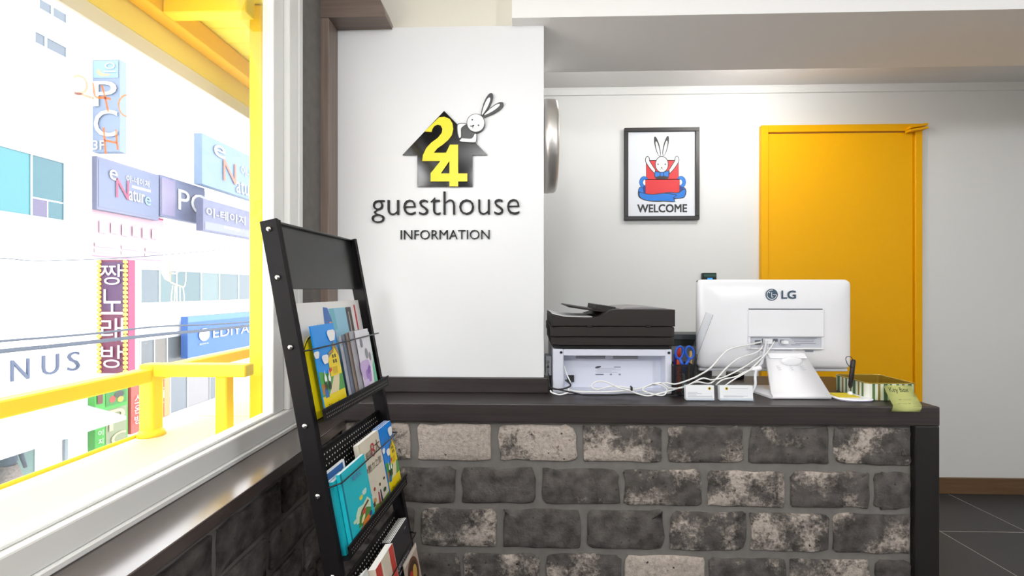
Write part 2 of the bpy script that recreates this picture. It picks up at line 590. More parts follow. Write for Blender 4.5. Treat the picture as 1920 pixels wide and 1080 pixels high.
# left wall bricks (run along the wall, below the sill)
hrow = 0.089
lz = [0.656, 0.549, 0.442, 0.335, 0.228, 0.121]
for r, zt in enumerate(lz):
    y = 1.43
    first = (0.20, 0.125)[r % 2]
    if r == 0: first = 0.31
    while y > 0.05:
        w = first if y == 1.43 else 0.222
        y1, y0 = y, y - w
        if y1 - y0 > 0.28:
            segs = [(y1 - 0.09, y1), (y0, y1 - 0.110)]
        else:
            segs = [(y0, y1)]
        for s0, s1 in segs:
            o = part('brick', brick_mesh(s1 - s0, hrow, 0.008, 0.007), BRICK, wall_left, local=True)
            o.rotation_euler = (0, 0, PI / 2)
            o.location = (XL - 0.010, (s0 + s1) / 2, zt - hrow / 2)
            o['wash'] = random.choice((-0.15, -0.1, 0.0, -0.2, 0.05))
        y = y0 - 0.020

# ================================================================== SILL, PILLAR, VALANCE
bm = B(); box(bm, -0.75, -0.58, YB, CY + 0.004, 0.684, SILL_Z, bev=0.0025, seg=2)
struct('trim_3', bm, WOOD_S)
bm = B()
box(bm, -0.80, -0.672, 1.53, 1.6065, 0.76, 2.06, bev=0.002)
struct('trim_4', bm, WOOD_V)
bm = B()
pts = [(-0.80, 2.06), (-0.475, 2.06), (-0.478, 2.075), (-0.484, 2.095), (-0.494, 2.12), (-0.51, 2.15), (-0.53, 2.18), (-0.56, 2.22), (-0.60, 2.27), (-0.60, 2.45), (-0.80, 2.45)]
prism(bm, pts, lambda u, v, d: (u, d, v), 1.53, 1.606)
prism(bm, pts, lambda u, v, d: (u, d, v), 1.6065, 1.639)
struct('trim_5', bm, WOOD_T)

# ================================================================== WINDOW
FRW = M('#f0f0ed', 0.35, 0, 0.5)
win = thing('window_1', None, None, (-0.72, 0.1, SILL_Z), kind='structure')
WY0, WY1, WZT = -1.2, 1.392, 2.12
bm = B()     # outer frame, stepped
box(bm, -0.755, -0.692, WY0, WY1, SILL_Z, 0.724, bev=0.002)
box(bm, -0.755, -0.698, WY0, WY1, 0.7245, 0.774, bev=0.004, seg=2)
box(bm, -0.755, -0.692, 1.368, WY1, 0.7245, WZT, bev=0.002)
box(bm, -0.755, -0.696, 1.318, 1.3675, 0.7745, WZT, bev=0.003)
box(bm, -0.755, -0.692, WY0, WY1, WZT - 0.06, WZT + 0.02)
box(bm, -0.755, -0.692, WY0, WY0 + 0.07, 0.7745, WZT)
part('window_frame', bm, FRW, win)
bm = B()     # sash
box(bm, -0.745, -0.712, 1.262, 1.3175, 0.7745, WZT - 0.06, bev=0.004, seg=2)
box(bm, -0.745, -0.712, WY0 + 0.07, 1.2615, 0.7745, 0.782, bev=0.002)
part('window_sash', bm, FRW, win)
bm = B()
box(bm, -0.7285, -0.7245, WY0 + 0.07, 1.2615, 0.783, WZT - 0.06)
part('pane', bm, PANE, win)
# marker writing and doodle on the glass
def q45(l):
    return [(90 + a / 4.5, 90 + b / 4.5) for a, b in l]
GX = -0.7235
def marker(name, hexc, cover):
    m = glass_material(name, cover, (1, 1, 1, 1), lin(hexc))
    return m
ORANGE = marker('orange_marker', '#b8621c', .8); PALE = marker('pale_orange_marker', '#c07424', .75); CRM = marker('cream_marker', '#d8c8a8', .9)
def glass_stroke(bm, px, w, mi=0):
    pp = [(onX(x, y, GX).y, onX(x, y, GX).z) for x, y in px]
    pp = smooth2(pp, 4) if len(pp) > 2 else pp
    strip(bm, pp, w, planeX(GX), 0.0, mi)
bm = B()
for st in ([(220, 255), (240, 235), (290, 245), (325, 290), (325, 340), (300, 372), (240, 388), (222, 376)], [(222, 376), (300, 398), (385, 424)],
           [(375, 290), (388, 350), (402, 412), (470, 420), (530, 430)], [(455, 315), (485, 430), (508, 540)]):
    glass_stroke(bm, q45(st), 0.0042)
for st in ([(470, 670), (478, 790), (487, 895)], [(475, 778), (530, 790), (580, 800)], [(575, 690), (580, 780), (590, 860)]):
    glass_stroke(bm, q45(st), 0.0040)
for st in ([(690, 402), (640, 402), (600, 450), (600, 510), (630, 562), (690, 582), (735, 562), (722, 516), (685, 514)], [(735, 560), (740, 620)],
           [(760, 545), (766, 590), (800, 610), (830, 590), (826, 540), (850, 640)], [(870, 606), (922, 598), (900, 574), (870, 592), (882, 634), (935, 640)]):
    glass_stroke(bm, q45(st), 0.0030, 1)
for st in ([(1010, 600), (980, 596), (990, 625), (1020, 640), (990, 660)], [(1100, 545), (1104, 640), (1150, 660)], [(1065, 600), (1130, 612)], [(1180, 560), (1185, 690)], [(1185, 640), (1215, 640), (1225, 700)],
           [(690, 870), (692, 935)], [(725, 925), (768, 915), (750, 885), (722, 905), (735, 975), (775, 975)], [(860, 925), (862, 990)], [(862, 940), (890, 930), (900, 1010)], [(1022, 870), (1030, 1024)], [(1030, 975), (990, 960), (985, 1010), (1028, 1020)]):
    glass_stroke(bm, q45(st), 0.0026, 2)
def q49(l):
    return [(160 + a / 4.909, 480 + b / 4.909) for a, b in l]
pp = [(onX(x, y, GX).y, onX(x, y, GX).z) for x, y in q49([(700, 30), (778, 30), (780, 240), (730, 215), (700, 160)])]
face(bm, [planeX(GX)(a, b, 0) for a, b in pp], 3)
for st in ([(780, 30), (782, 240)], [(782, 240), (860, 272), (918, 268), (930, 60)], [(780, 155), (830, 160), (868, 130), (870, 100)],
           [(805, 270), (790, 400), (806, 436), (822, 400), (826, 275)], [(872, 276), (872, 400), (890, 436), (912, 400), (900, 290)]):
    glass_stroke(bm, q49(st), 0.0030, 3)
part('marker_writing', bm, [ORANGE, PALE, marker('faint_marker', '#c8963c', .5), CRM], win, 'orange and cream marker writing on the glass', fixn=False)

# ================================================================== DOOR, POSTER, KEYPAD ON BACK WALL
YEL = M('#f8b500', 0.45, 0, 0.25)
door = thing('door_1', None, None, (1.75, WY, 0), kind='structure')
bm = B()
box(bm, 1.314, 1.352, WY - 0.028, WY - 0.0005, 0, 2.045, bev=0.002)
box(bm, 2.150, 2.188, WY - 0.028, WY - 0.0005, 0, 2.045, bev=0.002)
box(bm, 1.3525, 2.1495, WY - 0.028, WY - 0.0005, 2.006, 2.045, bev=0.002)
part('door_frame', bm, YEL, door)
bm = B(); box(bm, 1.356, 2.146, WY - 0.016, WY - 0.001, 0.006, 2.001, bev=0.002)
part('door_leaf', bm, YEL, door)
bm = B()
prism(bm, [(2.09, 1.990), (2.188, 2.006), (2.192, 2.018), (2.09, 2.002)], lambda u, v, d: (u, WY - d, v), 0.029, 0.065, bev=0.002)
prism(bm, [(2.10, 2.010), (2.192, 2.026), (2.192, 2.040), (2.10, 2.022)], lambda u, v, d: (u, WY - d, v), 0.029, 0.058, bev=0.002)
part('door_closer', bm, YEL, door)
bm = B(); box(bm, 1.44, 1.47, WY - 0.03, WY - 0.0165, 1.0, 1.14, bev=0.003); tube(bm, [(1.455, WY - 0.03, 1.08), (1.455, WY - 0.075, 1.08), (1.57, WY - 0.075, 1.08)], 0.009)
part('door_handle', bm, STEEL, door)

# framed poster
PX0, PX1, PZ0, PZ1 = 0.558, 0.975, 1.522, 2.040
poster = thing('framed_poster', 'framed poster of a white rabbit in a red gift box reading WELCOME', 'poster', ((PX0 + PX1) / 2, WY - 0.001, PZ0))
bm = B()
FW = 0.021
for a in ((PX0, PX1, PZ1 - FW, PZ1), (PX0, PX1, PZ0, PZ0 + FW), (PX0, PX0 + FW, PZ0 + FW + .0003, PZ1 - FW - .0003), (PX1 - FW, PX1, PZ0 + FW + .0003, PZ1 - FW - .0003)):
    box(bm, a[0], a[1], WY - 0.024, WY - 0.002, a[2], a[3], bev=0.0015)
part('frame', bm, M('#2c2a2b', 0.45), poster)
bm = B(); box(bm, PX0 + 0.01, PX1 - 0.01, WY - 0.012, WY - 0.003, PZ0 + 0.01, PZ1 - 0.01)
part('print_sheet', bm, M('#e3e7ee', 0.4), poster)
K = 982 / 200.0     # zoom factor of the close look at the poster
def pu(l):
    r = []
    for a, b in l:
        # corners of the sheet in the close look : (178,140) (805,138) (798,917) (172,917)
        t = (b - 140) / 777.0
        x0 = 178 + (172 - 178) * t; x1 = 805 + (798 - 805) * t
        r.append((PX0 + FW + (a - x0) / (x1 - x0) * (PX1 - PX0 - 2 * FW), PZ1 - FW - t * (PZ1 - PZ0 - 2 * FW)))
    return r
ART = [M('#2b2a2c', 0.5), M('#f2f2f2', 0.5), M('#d92a30', 0.5), M('#1079d8', 0.5), M('#14358a', 0.5)]
pY = planeY(WY - 0.0121)
def art(bm, pts, lay, mi, fn):
    face(bm, [fn(u, v, lay * 0.00016) for u, v in pts], mi)
def outlined(bm, pts, lay, mi, fn, w, closed=True, conv=None):
    """filled patch and a dark outline on top"""
    p = conv(pts) if conv else pts
    art(bm, p, lay, mi, fn)
    strip(bm, p + ([p[0], p[1]] if closed else []), w, fn, (lay + 0.6) * 0.00016, 0)
bm = B()
LW = 0.0040
o_ = lambda pts, lay, mi, cl=True: outlined(bm, pts, lay, mi, pY, LW, cl, pu)
o_([(346, 402), (648, 402), (648, 580), (346, 580)], 1, 2)
o_(smooth2([(330, 655), (285, 650), (270, 700), (285, 745), (370, 775), (500, 778), (640, 752), (700, 735), (716, 690), (700, 655), (660, 650)], 5), 1, 3)
for cx, a0, a1 in ((326, 0.45 * PI, 1.65 * PI), (670, -0.65 * PI, 0.55 * PI)):
    oo = ellipse(cx, 603, 46, 56, 0, 20); ii = ellipse(cx + (6 if cx < 400 else -6), 603, 18, 28, 0, 20)
    art(bm, pu(oo), 2, 0, pY); art(bm, pu(ellipse(cx, 603, 43, 53, 0, 20)), 2.4, 3, pY); art(bm, pu(ellipse(cx + (8 if cx < 400 else -8), 605, 21, 28, 0, 20)), 2.8, 0, pY); art(bm, pu(ellipse(cx + (8 if cx < 400 else -8), 605, 18, 25, 0, 20)), 3.2, 1, pY)
art(bm, pu(smooth2([(310, 660), (318, 640), (334, 640), (345, 712), (322, 700)], 4)), 3.3, 4, pY)
art(bm, pu(smooth2([(655, 690), (660, 640), (690, 655), (694, 680)], 4)), 3.3, 4, pY)
for sx in (1, -1):
    mir = (lambda l: l) if sx == 1 else (lambda l: [(992 - a, b) for a, b in l])
    o_(mir(smooth2([(430, 528), (385, 480), (345, 420), (342, 385), (356, 366), (374, 376), (378, 405), (405, 450), (432, 490)], 4)), 4, 1)
art(bm, pu(ellipse(492, 560, 62, 26)), 4.2, 0, pY)
for c, rt in (((452, 275), 0.24), ((530, 270), -0.24)):
    art(bm, pu([(c[0] + math.sin(rt) * -t * 0 + x, y) for x, y in [(0, 0)] for t in (0,)] + []) if False else pu(ellipse(c[0], c[1], 22, 95, -rt, 24)), 4, 0, pY)
    art(bm, pu(ellipse(c[0] + (4 if rt > 0 else -4), c[1] + 20, 13, 70, -rt, 24)), 4.5, 1, pY)
o_(ellipse(492, 440, 60, 73, 0, 32), 5, 1)
for ex in (457, 524):
    art(bm, pu(ellipse(ex, 439, 7, 7, 0, 12)), 6.5, 0, pY)
art(bm, pu([(482, 466), (500, 466), (491, 478)]), 6.5, 0, pY)
strip(bm, pu([(478, 488), (491, 476), (506, 488)]), 0.002, pY, 0.0011, 0)
o_(smooth2([(430, 502), (470, 512), (490, 512), (510, 512), (552, 500), (556, 530), (550, 556), (510, 548), (490, 550), (470, 548), (432, 558), (424, 530), (430, 502)], 4), 6, 3)
o_(smooth2([(476, 512), (504, 512), (506, 548), (476, 550)], 3), 7, 3)
o_([(338, 578), (656, 578), (656, 716), (338, 716)], 6, 2)
o_(smooth2([(505, 706), (560, 698), (640, 702), (690, 672), (714, 680), (700, 740), (650, 752), (600, 752), (580, 716)], 4), 7, 3)
o_(smooth2([(275, 690), (320, 704), (400, 716), (500, 706), (560, 710), (628, 722)], 4) + [(598, 748), (612, 784)] + smooth2([(612, 784), (500, 778), (370, 775), (290, 745), (275, 690)], 4)[1:], 8, 3)
x0 = pu([(262, 880)])[0]; x1 = pu([(722, 808)])[0]
text_fit('WELCOME', pY, x0[0], x1[0], x0[1], x1[1], 0.0004, bm, 0, bold=0.0016)
part('poster_artwork', bm, ART, poster, fixn=False)

# keypad
kp = thing('wall_keypad', 'small black wall keypad with blue lit display above the monitor', 'keypad', (1.03, WY, 1.10))
bm = B(); box(bm, 0.992, 1.070, WY - 0.022, WY - 0.001, 1.08, 1.224, bev=0.003)
part('housing', bm, M('#14211f', 0.3), kp)
def emit(name, hexc, s):
    m = bpy.data.materials.new(name); m.use_nodes = True
    b = m.node_tree.nodes['Principled BSDF']
    b.inputs['Base Color'].default_value = (0, 0, 0, 1)
    b.inputs['Emission Color'].default_value = lin(hexc); b.inputs['Emission Strength'].default_value = s
    return m
bm = B(); box(bm, 1.018, 1.046, WY - 0.0235, WY - 0.0225, 1.165, 1.195)
part('display', bm, emit('blue_display', '#3aa0ff', 1.2), kp)
bm = B(); box(bm, 0.998, 1.064, WY - 0.0235, WY - 0.0225, 1.203, 1.216)
part('cover_strip', bm, M('#2e5a4c', 0.3), kp)

# round steel drum on the side of the partition
bm = B()
lathe(bm, [(0.168, 0.0), (0.176, 0.003), (0.178, 0.02), (0.176, 0.045), (0.170, 0.054), (0.160, 0.057)], (0.0665, 1.79, 1.69), 'X', 64)
def brushed_ring():
    m = bpy.data.materials.new('brushed_steel_ring'); m.use_nodes = True
    nt = m.node_tree; b = nt.nodes['Principled BSDF']
    b.inputs['Metallic'].default_value = 1; b.inputs['Base Color'].default_value = lin('#dedbd7'); b.inputs['Roughness'].default_value = 0.42
    tc = nt.nodes.new('ShaderNodeTexCoord'); mp = nt.nodes.new('ShaderNodeMapping'); mp.inputs['Scale'].default_value = (1, 60, 60)
    nz = nt.nodes.new('ShaderNodeTexNoise'); nz.inputs['Scale'].default_value = 6
    bp = nt.nodes.new('ShaderNodeBump'); bp.inputs['Strength'].default_value = 0.12; bp.inputs['Distance'].default_value = 0.002
    nt.links.new(tc.outputs['Object'], mp.inputs[0]); nt.links.new(mp.outputs[0], nz.inputs['Vector']); nt.links.new(nz.outputs['Fac'], bp.inputs['Height']); nt.links.new(bp.outputs[0], b.inputs['Normal'])
    return m
single('round_wall_fixture', bm, brushed_ring(), 'round brushed steel fixture mounted on the side of the white partition', 'wall fixture', (0.0665, 1.79, 1.69))

# ================================================================== SIGN ON THE PARTITION
SY = 1.607
sign = thing('wall_sign', 'black house sign with yellow 24, rabbit and guesthouse lettering on white partition', 'sign', (-0.3, SY, 1.3))
KS = 1296 / 420.0
def su(l):       # close look (off 640,150, scale 3.0857) -> partition plane
    r = []
    for a, b in l:
        p = onY(640 + a / KS, 150 + b / KS, SY)
        r.append((p.x, p.z))
    return r
def slab(name, polys, mats, d0, d1, label=None, bev=0.0):
    bm = B()
    for pts in polys:
        prism(bm, pts, planeY(SY), d0, d1, 0, bev)
    return part(name, bm, mats, sign, label)
GLOSSB = M('#0d0b0c', 0.08, 0, 0.4)
slab('house_panel', [su([(597, 184), (846, 437), (760, 438), (760, 620), (442, 620), (442, 438), (357, 437)])], GLOSSB, 0.001, 0.008)
SIGNY = M('#f7e100', 0.35)
two = [(486, 304), (570, 222), (600, 219), (630, 232), (645, 256), (650, 290), (642, 325), (622, 352), (590, 380), (560, 400), (538, 426), (610, 426), (592, 474), (472, 474), (476, 440), (496, 398), (524, 368), (562, 340), (584, 312), (588, 290), (578, 270), (560, 264), (540, 274), (530, 290), (526, 306)]
four_out = [(632, 381), (679, 381), (679, 546), (732, 546), (732, 592), (679, 592), (679, 620), (629, 620), (629, 592), (521, 592), (521, 545), (600, 440)]
four_in = [(629, 546), (580, 546), (629, 474)]
four = [(632, 381), (679, 381), (679, 546), (732, 546), (732, 592), (679, 592), (679, 620), (629, 620), (629, 592), (521, 592), (521, 545), (580, 466), (610, 426)]
# the counter of the 4 : outline with a slit so that it stays one polygon
four = [(632, 381), (679, 381), (679, 546), (732, 546), (732, 592), (679, 592), (679, 620), (629, 620), (629, 592), (521, 592), (521, 545), (578, 474), (595, 474),
        (610, 426), (618, 405)]
hole4 = [(629, 470), (578, 546), (629, 546)]
slab('digit_two', [su(two)], SIGNY, 0.0085, 0.0110, 'yellow digit 2')
f4 = [[(679, 381), (632, 381), (610, 426), (578, 474), (629, 474)] , [(679, 381), (629, 474), (629, 620), (679, 620)],
      [(521, 545), (578, 474), (629, 474), (580, 546)], [(521, 545), (580, 546), (628.9, 546), (628.9, 592), (521, 592)], [(679.1, 546), (732, 546), (732, 592), (679.1, 592)]]
bm = B()
for pts in f4:
    prism(bm, su(pts), planeY(SY), 0.0112, 0.0135)
part('digit_four', bm, SIGNY, sign, 'yellow digit 4')
# rabbit leaning over the roof
RB = [M('#2a282b', 0.3), M('#f4f4f2', 0.35)]
def rab_ear(base, tip, w):
    bx, by = base; tx, ty = tip
    L_ = math.hypot(tx - bx, ty - by); an = math.atan2(ty - by, tx - bx)
    o = []
    for t, r in ((0, 0.25), (0.2, 0.62), (0.45, 0.95), (0.7, 1.0), (0.88, 0.8), (0.97, 0.45), (1, 0)):
        o.append((t * L_, r * w))
    o = o + [(a, -b) for a, b in o[::-1][1:]]
    return [(bx + a * math.cos(an) - b * math.sin(an), by + a * math.sin(an) + b * math.cos(an)) for a, b in o]
bm = B()
prism(bm, su(rab_ear((812, 212), (872, 82), 20)), planeY(SY), 0.001, 0.009)
prism(bm, su(rab_ear((824, 216), (938, 138), 20)), planeY(SY), 0.001, 0.009)
prism(bm, su(rab_ear((816, 206), (860, 108), 11)), planeY(SY), 0.0095, 0.0105, 1)
prism(bm, su(rab_ear((830, 208), (918, 146), 10)), planeY(SY), 0.0095, 0.0105, 1)
part('rabbit_ears', bm, RB, sign, 'black edged white rabbit ears')
bm = B()
prism(bm, su(ellipse(780, 256, 53, 54, 0, 40)), planeY(SY), 0.001, 0.012)
prism(bm, su(ellipse(780, 256, 49, 50, 0, 40)), planeY(SY), 0.0122, 0.0132, 1)
for e in ((760, 238), (796, 270)):
    prism(bm, su(ellipse(e[0], e[1], 5, 5, 0, 12)), planeY(SY), 0.0134, 0.0138)
strip(bm, su([(748, 274), (764, 276)]), 0.003, planeY(SY), 0.0137)
strip(bm, su([(764, 270), (763, 288)]), 0.0022, planeY(SY), 0.0137)
art(bm, su(ellipse(766, 272, 6, 5, 0, 12)), 0.0137 / 0.00016, 0, planeY(SY))
part('rabbit_head', bm, RB, sign, 'round white rabbit head')
bm = B()
arm1 = smooth2([(724, 258), (690, 258), (674, 268), (675, 310), (686, 348), (696, 340), (696, 296), (700, 282), (724, 264)], 3)
arm2 = smooth2([(686, 348), (690, 340), (720, 342), (756, 342), (772, 318), (784, 318), (784, 350), (778, 366), (740, 366), (692, 362), (686, 350)], 3)
prism(bm, su([(700, 284), (726, 262), (776, 312), (758, 342), (700, 340)]), planeY(SY), 0.001, 0.0092)
for a in (arm1, arm2):
    cx = sum(p[0] for p in a) / len(a); cy = sum(p[1] for p in a) / len(a)
    prism(bm, su(a), planeY(SY), 0.0088, 0.0104, 1)
    strip(bm, su(a + [a[0]]), 0.0026, planeY(SY), 0.0107)
part('rabbit_arms', bm, RB, sign, 'white rabbit arms resting on the roof', fixn=True)
LET = M('#100f10', 0.45, 0, 0.3)
def letters(body, px0, px1, yb, yt, dep, cap, off=0.0):
    """raised letters, each a part of its own; yb / yt baseline and x-height (or cap) line in the photo"""
    full = text_bm(body, 1.0, offset=off); X0, X1, _, _ = bounds(full); full.free()
    a = onY(px0, yb, SY); b = onY(px1, yb, SY); t_ = onY(px0, yt, SY)
    one = text_bm(cap, 1.0, offset=off); _, _, c0, c1 = bounds(one); one.free()
    sx = (b.x - a.x) / (X1 - X0); sz = (t_.z - a.z) / (c1 - c0)
    for i, ch in enumerate(body):
        pre = text_bm(body[:i + 1], 1.0, offset=off); pm = bounds(pre)[1]; pre.free()
        t = text_bm(ch, 1.0, extrude=0.5, offset=off); bb = bounds(t)
        for v in t.verts:
            x = v.co.x - bb[1] + pm
            v.co = Vector((a.x + (x - X0) * sx, SY - 0.001 - (v.co.z + 0.5) * dep, a.z + (v.co.y - c0) * sz))
        part('letter', t, LET, sign)
letters('guesthouse', 698, 974, 404, 376, 0.008, 'u', -0.02)
letters('INFORMATION', 752, 918, 449, 432, 0.006, 'I', -0.012)

# ================================================================== PRINTER
PY = 1.580
prn = thing('printer', 'black and white laser printer seen from behind at the left end of counter', 'printer', (0.30, PY, CT_Z))
zc = lambda y: onY(1150, y, PY).z
xc = lambda x: onY(x, 650, PY).x
PW0, PW1 = xc(1037), xc(1260)
zb0, zb1 = CT_Z + 0.002, zc(655)
GREYW = M('#d9dcea', 0.4)
bm = B()
rx0, rx1, rz0, rz1 = xc(1057), xc(1248), zc(733), zc(667)
box(bm, PW0, rx0, PY, PY + 0.34, zb0, zb1, bev=0.003)
box(bm, rx1, PW1, PY, PY + 0.34, zb0, zb1, bev=0.003)
box(bm, rx0 + .0002, rx1 - .0002, PY + 0.001, PY + 0.34, rz1, zb1 - 0.0005)
box(bm, rx0 + .0002, rx1 - .0002, PY + 0.001, PY + 0.34, zb0, rz0)
box(bm, rx0 + .0002, rx1 - .0002, PY + 0.055, PY + 0.34, rz0 + .0002, rz1 - .0002)
part('lower_body', bm, GREYW, prn)
bm = B()
for k in range(3):
    for x0, x1 in ((1083, 1140), (1155, 1203)):
        z = zc(671 + 2.4 * k)
        box(bm, xc(x0), xc(x1), PY + 0.052, PY + 0.0548, z - 0.0012, z + 0.0012)
part('vent_slots', bm, M('#82858f', 0.5), prn)
for sx, sy in ((1052, 661), (1254, 661)):
    bm = B(); lathe(bm, [(0.0046, 0), (0.0046, -0.002), (0.002, -0.0025)], (xc(sx), PY - 0.0005, zc(sy)), 'Y', 12)
    part('screw', bm, M('#3b3b3e', 0.4, 0.8), prn)
bm = B(); box(bm, xc(1066), xc(1079), PY + 0.045, PY + 0.0548, zc(722), zc(709))
part('power_socket', bm, M('#26272b', 0.5), prn)
bm = B()
fnp = planeY(PY + 0.0548)
lx0, lx1 = xc(1120), xc(1172)
art(bm, [(a, b) for a, b in ellipse(xc(1126), zc(693.5), 0.011, 0.0035, 0.2)], 4, 0, fnp)
face(bm, [fnp(xc(1157), zc(694), .0006), fnp(xc(1170), zc(694), .0006), fnp(xc(1170), zc(692.4), .0006), fnp(xc(1157), zc(692.4), .0006)], 1)
for k, w in enumerate((1160, 1170, 1152, 1164)):
    z = zc(696.5 + 2.4 * k); face(bm, [fnp(xc(1121 + 3 * (k % 2)), z, .0006), fnp(xc(w), z, .0006), fnp(xc(w), z + .0009, .0006), fnp(xc(1121 + 3 * (k % 2)), z + .0009, .0006)], 1)
for k in range(16):
    x = xc(1121 + k); face(bm, [fnp(x, zc(709), .0006), fnp(x + .0008 + .0005 * (k % 2), zc(709), .0006), fnp(x + .0008 + .0005 * (k % 2), zc(706.5), .0006), fnp(x, zc(706.5), .0006)], 0)
for k in (1149, 1166):
    face(bm, [fnp(xc(k), zc(709), .0006), fnp(xc(k + 4), zc(709), .0006), fnp(xc(k + 4), zc(706), .0006), fnp(xc(k), zc(706), .0006)], 1)
part('rating_label', bm, [M('#474b57', 0.5), M('#8a8f9c', 0.5)], prn, 'fine print label', fixn=False)
DK = M('#2b2624', 0.5, 0, .35); DK2 = M('#221e1d', 0.5, 0, .35)
def tier(name, x0, x1, y0, y1, z0, z1, ch, mat, label=None):
    bm = B()
    pts = [(x0 + ch, y0), (x1 - 0.012, y0), (x1, y0 + 0.012), (x1, y1), (x0, y1), (x0, y0 + ch * 1.1)]
    prism(bm, pts, lambda u, v, d: (u, v, d), z0, z1, bev=0.003)
    return part(name, bm, mat, prn, label)
tier('chassis_rim', xc(1037), xc(1262), PY + 0.004, PY + 0.345, zc(654.8), zc(647), 0.022, M('#151312', 0.5))
tier('paper_bay', xc(1034), xc(1264), PY - 0.012, PY + 0.345, zc(647) + .0003, zc(632), 0.024, DK)
tier('scanner_bed', xc(1032), xc(1264), PY - 0.014, PY + 0.345, zc(631), zc(612.5), 0.024, DK)
bm = B()
tp = [(1034, 611.5), (1264, 611.5), (1264, 580.5), (1154, 580.0), (1145, 581.5), (1139, 584.5), (1131, 590), (1124, 594), (1112, 596), (1098, 596.5), (1052, 595), (1034, 590)]
prism(bm, [(xc(a), zc(b)) for a, b in tp], lambda u, v, d: (u, PY + d, v), -0.012, 0.335, bev=0.0025)
part('document_feeder', bm, DK, prn)
bm = B()
prism(bm, [(xc(a), zc(b)) for a, b in [(1036, 589.2), (1056, 594), (1098, 595.6), (1112, 595.3), (1112, 594.4), (1098, 594.6), (1056, 593), (1036, 588.4)]], lambda u, v, d: (u, PY + d, v), 0.02, 0.30)
part('output_tray_liner', bm, M('#dfe0e2', 0.4), prn, 'pale tray surface')
bm = B()
prism(bm, [(xc(a), zc(b)) for a, b in [(1062, 574.5), (1066, 573), (1100, 578.5), (1142, 584.5), (1140, 587), (1100, 582), (1070, 577.5)]], lambda u, v, d: (u, PY + d, v), 0.04, 0.28, bev=0.001)
part('feeder_tray', bm, DK2, prn)
bm = B()
prism(bm, [(xc(a), zc(b)) for a, b in [(1123, 572), (1160, 577), (1160, 581), (1140, 584.8), (1121, 581)]], lambda u, v, d: (u, PY + d, v), 0.05, 0.27, bev=0.001)
part('paper_guide', bm, M('#1f1c1c', 0.5), prn)
bm = B()
prism(bm, [(xc(a), zc(b)) for a, b in [(1168, 580.4), (1178, 577.5), (1215, 576.0), (1250, 578.5), (1262, 580.4)]], lambda u, v, d: (u, PY + d, v), 0.03, 0.31, bev=0.001)
part('feeder_cover', bm, M('#8d8a8c', 0.35), prn, 'pale grey lid')
for x in (1100, 1209):
    bm = B(); box(bm, xc(x), xc(x + 9), PY - 0.0165, PY - 0.011, zc(613), zc(608.5), bev=0.001)
    part('hinge_tab', bm, DK2, prn)

# ================================================================== COMPUTER
MY = 1.735
mon = thing('desktop_computer', 'white all in one desktop computer seen from behind on sloping stand', 'computer', (0.86, 1.64, CT_Z))
xm = lambda x, Y=MY: onY(x, 600, Y).x
zm = lambda y, Y=MY: onY(1450, y, Y).z
bm = B()
mx0, mx1, mz0, mz1 = xm(1310), xm(1598), zm(692), zm(524)
def rrect(x0, x1, z0, z1, r, n=5):
    o = []
    for cx, cz, a0 in ((x1 - r, z1 - r, 0), (x0 + r, z1 - r, PI / 2), (x0 + r, z0 + r, PI), (x1 - r, z0 + r, 1.5 * PI)):
        for k in range(n + 1):
            a = a0 + PI / 2 * k / n
            o.append((cx + r * math.cos(a), cz + r * math.sin(a)))
    return o
def loft(bm, loops, mi=0, smooth=True):
    rs = [[bm.verts.new(p) for p in l] for l in loops]
    n = len(rs[0])
    for A, C in zip(rs, rs[1:]):
        for i in range(n):
            f = bm.faces.new((A[i], A[(i + 1) % n], C[(i + 1) % n], C[i])); f.material_index = mi; f.smooth = smooth
    bm.faces.new(rs[0]).material_index = mi
    bm.faces.new(rs[-1][::-1]).material_index = mi
lo = []
for d, ins in ((-0.030, 0.004), (-0.028, 0.0), (-0.016, 0.0), (-0.008, 0.002), (-0.002, 0.007), (0.003, 0.016), (0.008, 0.035), (0.013, 0.065), (0.0155, 0.095)):
    lo.append([(x, MY - d, z) for x, z in rrect(mx0 + ins, mx1 - ins, mz0 + ins, mz1 - ins, max(0.012, 0.02 - ins * 0.05))])
loft(bm, lo)
part('back_shell', bm, WHITEP, mon)
bm = B(); box(bm, mx0 + 0.004, mx1 - 0.004, MY + 0.0302, MY + 0.036, mz0 + 0.003, mz1 - 0.003, bev=0.002)
part('screen', bm, M('#0c0d10', 0.1), mon, 'dark screen facing away')
bm = B(); box(bm, mx0 + 0.008, mx1 - 0.008, MY + 0.012, MY + 0.026, mz0 - 0.010, mz0 + 0.001, bev=0.002)
part('bottom_lip', bm, M('#d5d6dc', 0.15), mon)
# rear housing with slot and port bay
MB_ = MY - 0.0155
hx0, hx1 = xm(1398), xm(1537)
hz0, hz1, hzp = zm(653.5), zm(580), zm(630.5)
bm = B()
box(bm, hx0, hx1, MB_ - 0.012, MB_ + 0.002, hzp, hz1, bev=0.004, seg=2)
box(bm, hx0, hx0 + 0.006, MB_ - 0.010, MB_ + 0.002, hz0, hzp - .0003, bev=0.001)
box(bm, hx1 - 0.006, hx1, MB_ - 0.010, MB_ + 0.002, hz0, hzp - .0003, bev=0.001)
box(bm, hx0 + .0063, hx1 - .0063, MB_ - 0.010, MB_ + 0.002, hz0, hz0 + 0.006, bev=0.001)
part('rear_housing', bm, WHITEP, mon)
bm = B(); box(bm, hx0 + 0.0065, hx1 - 0.0065, MB_ - 0.0012, MB_ + 0.001, hz0 + 0.0065, hzp - 0.0006)
part('port_bay', bm, M('#c6c8d0', 0.5), mon)
bm = B(); box(bm, hx0 + 0.003, hx1 - 0.006, MB_ - 0.0105, MB_ - 0.0003, hz1 + 0.0004, hz1 + 0.0036)
part('vent_slot', bm, M('#63656c', 0.5), mon)
bm = B()
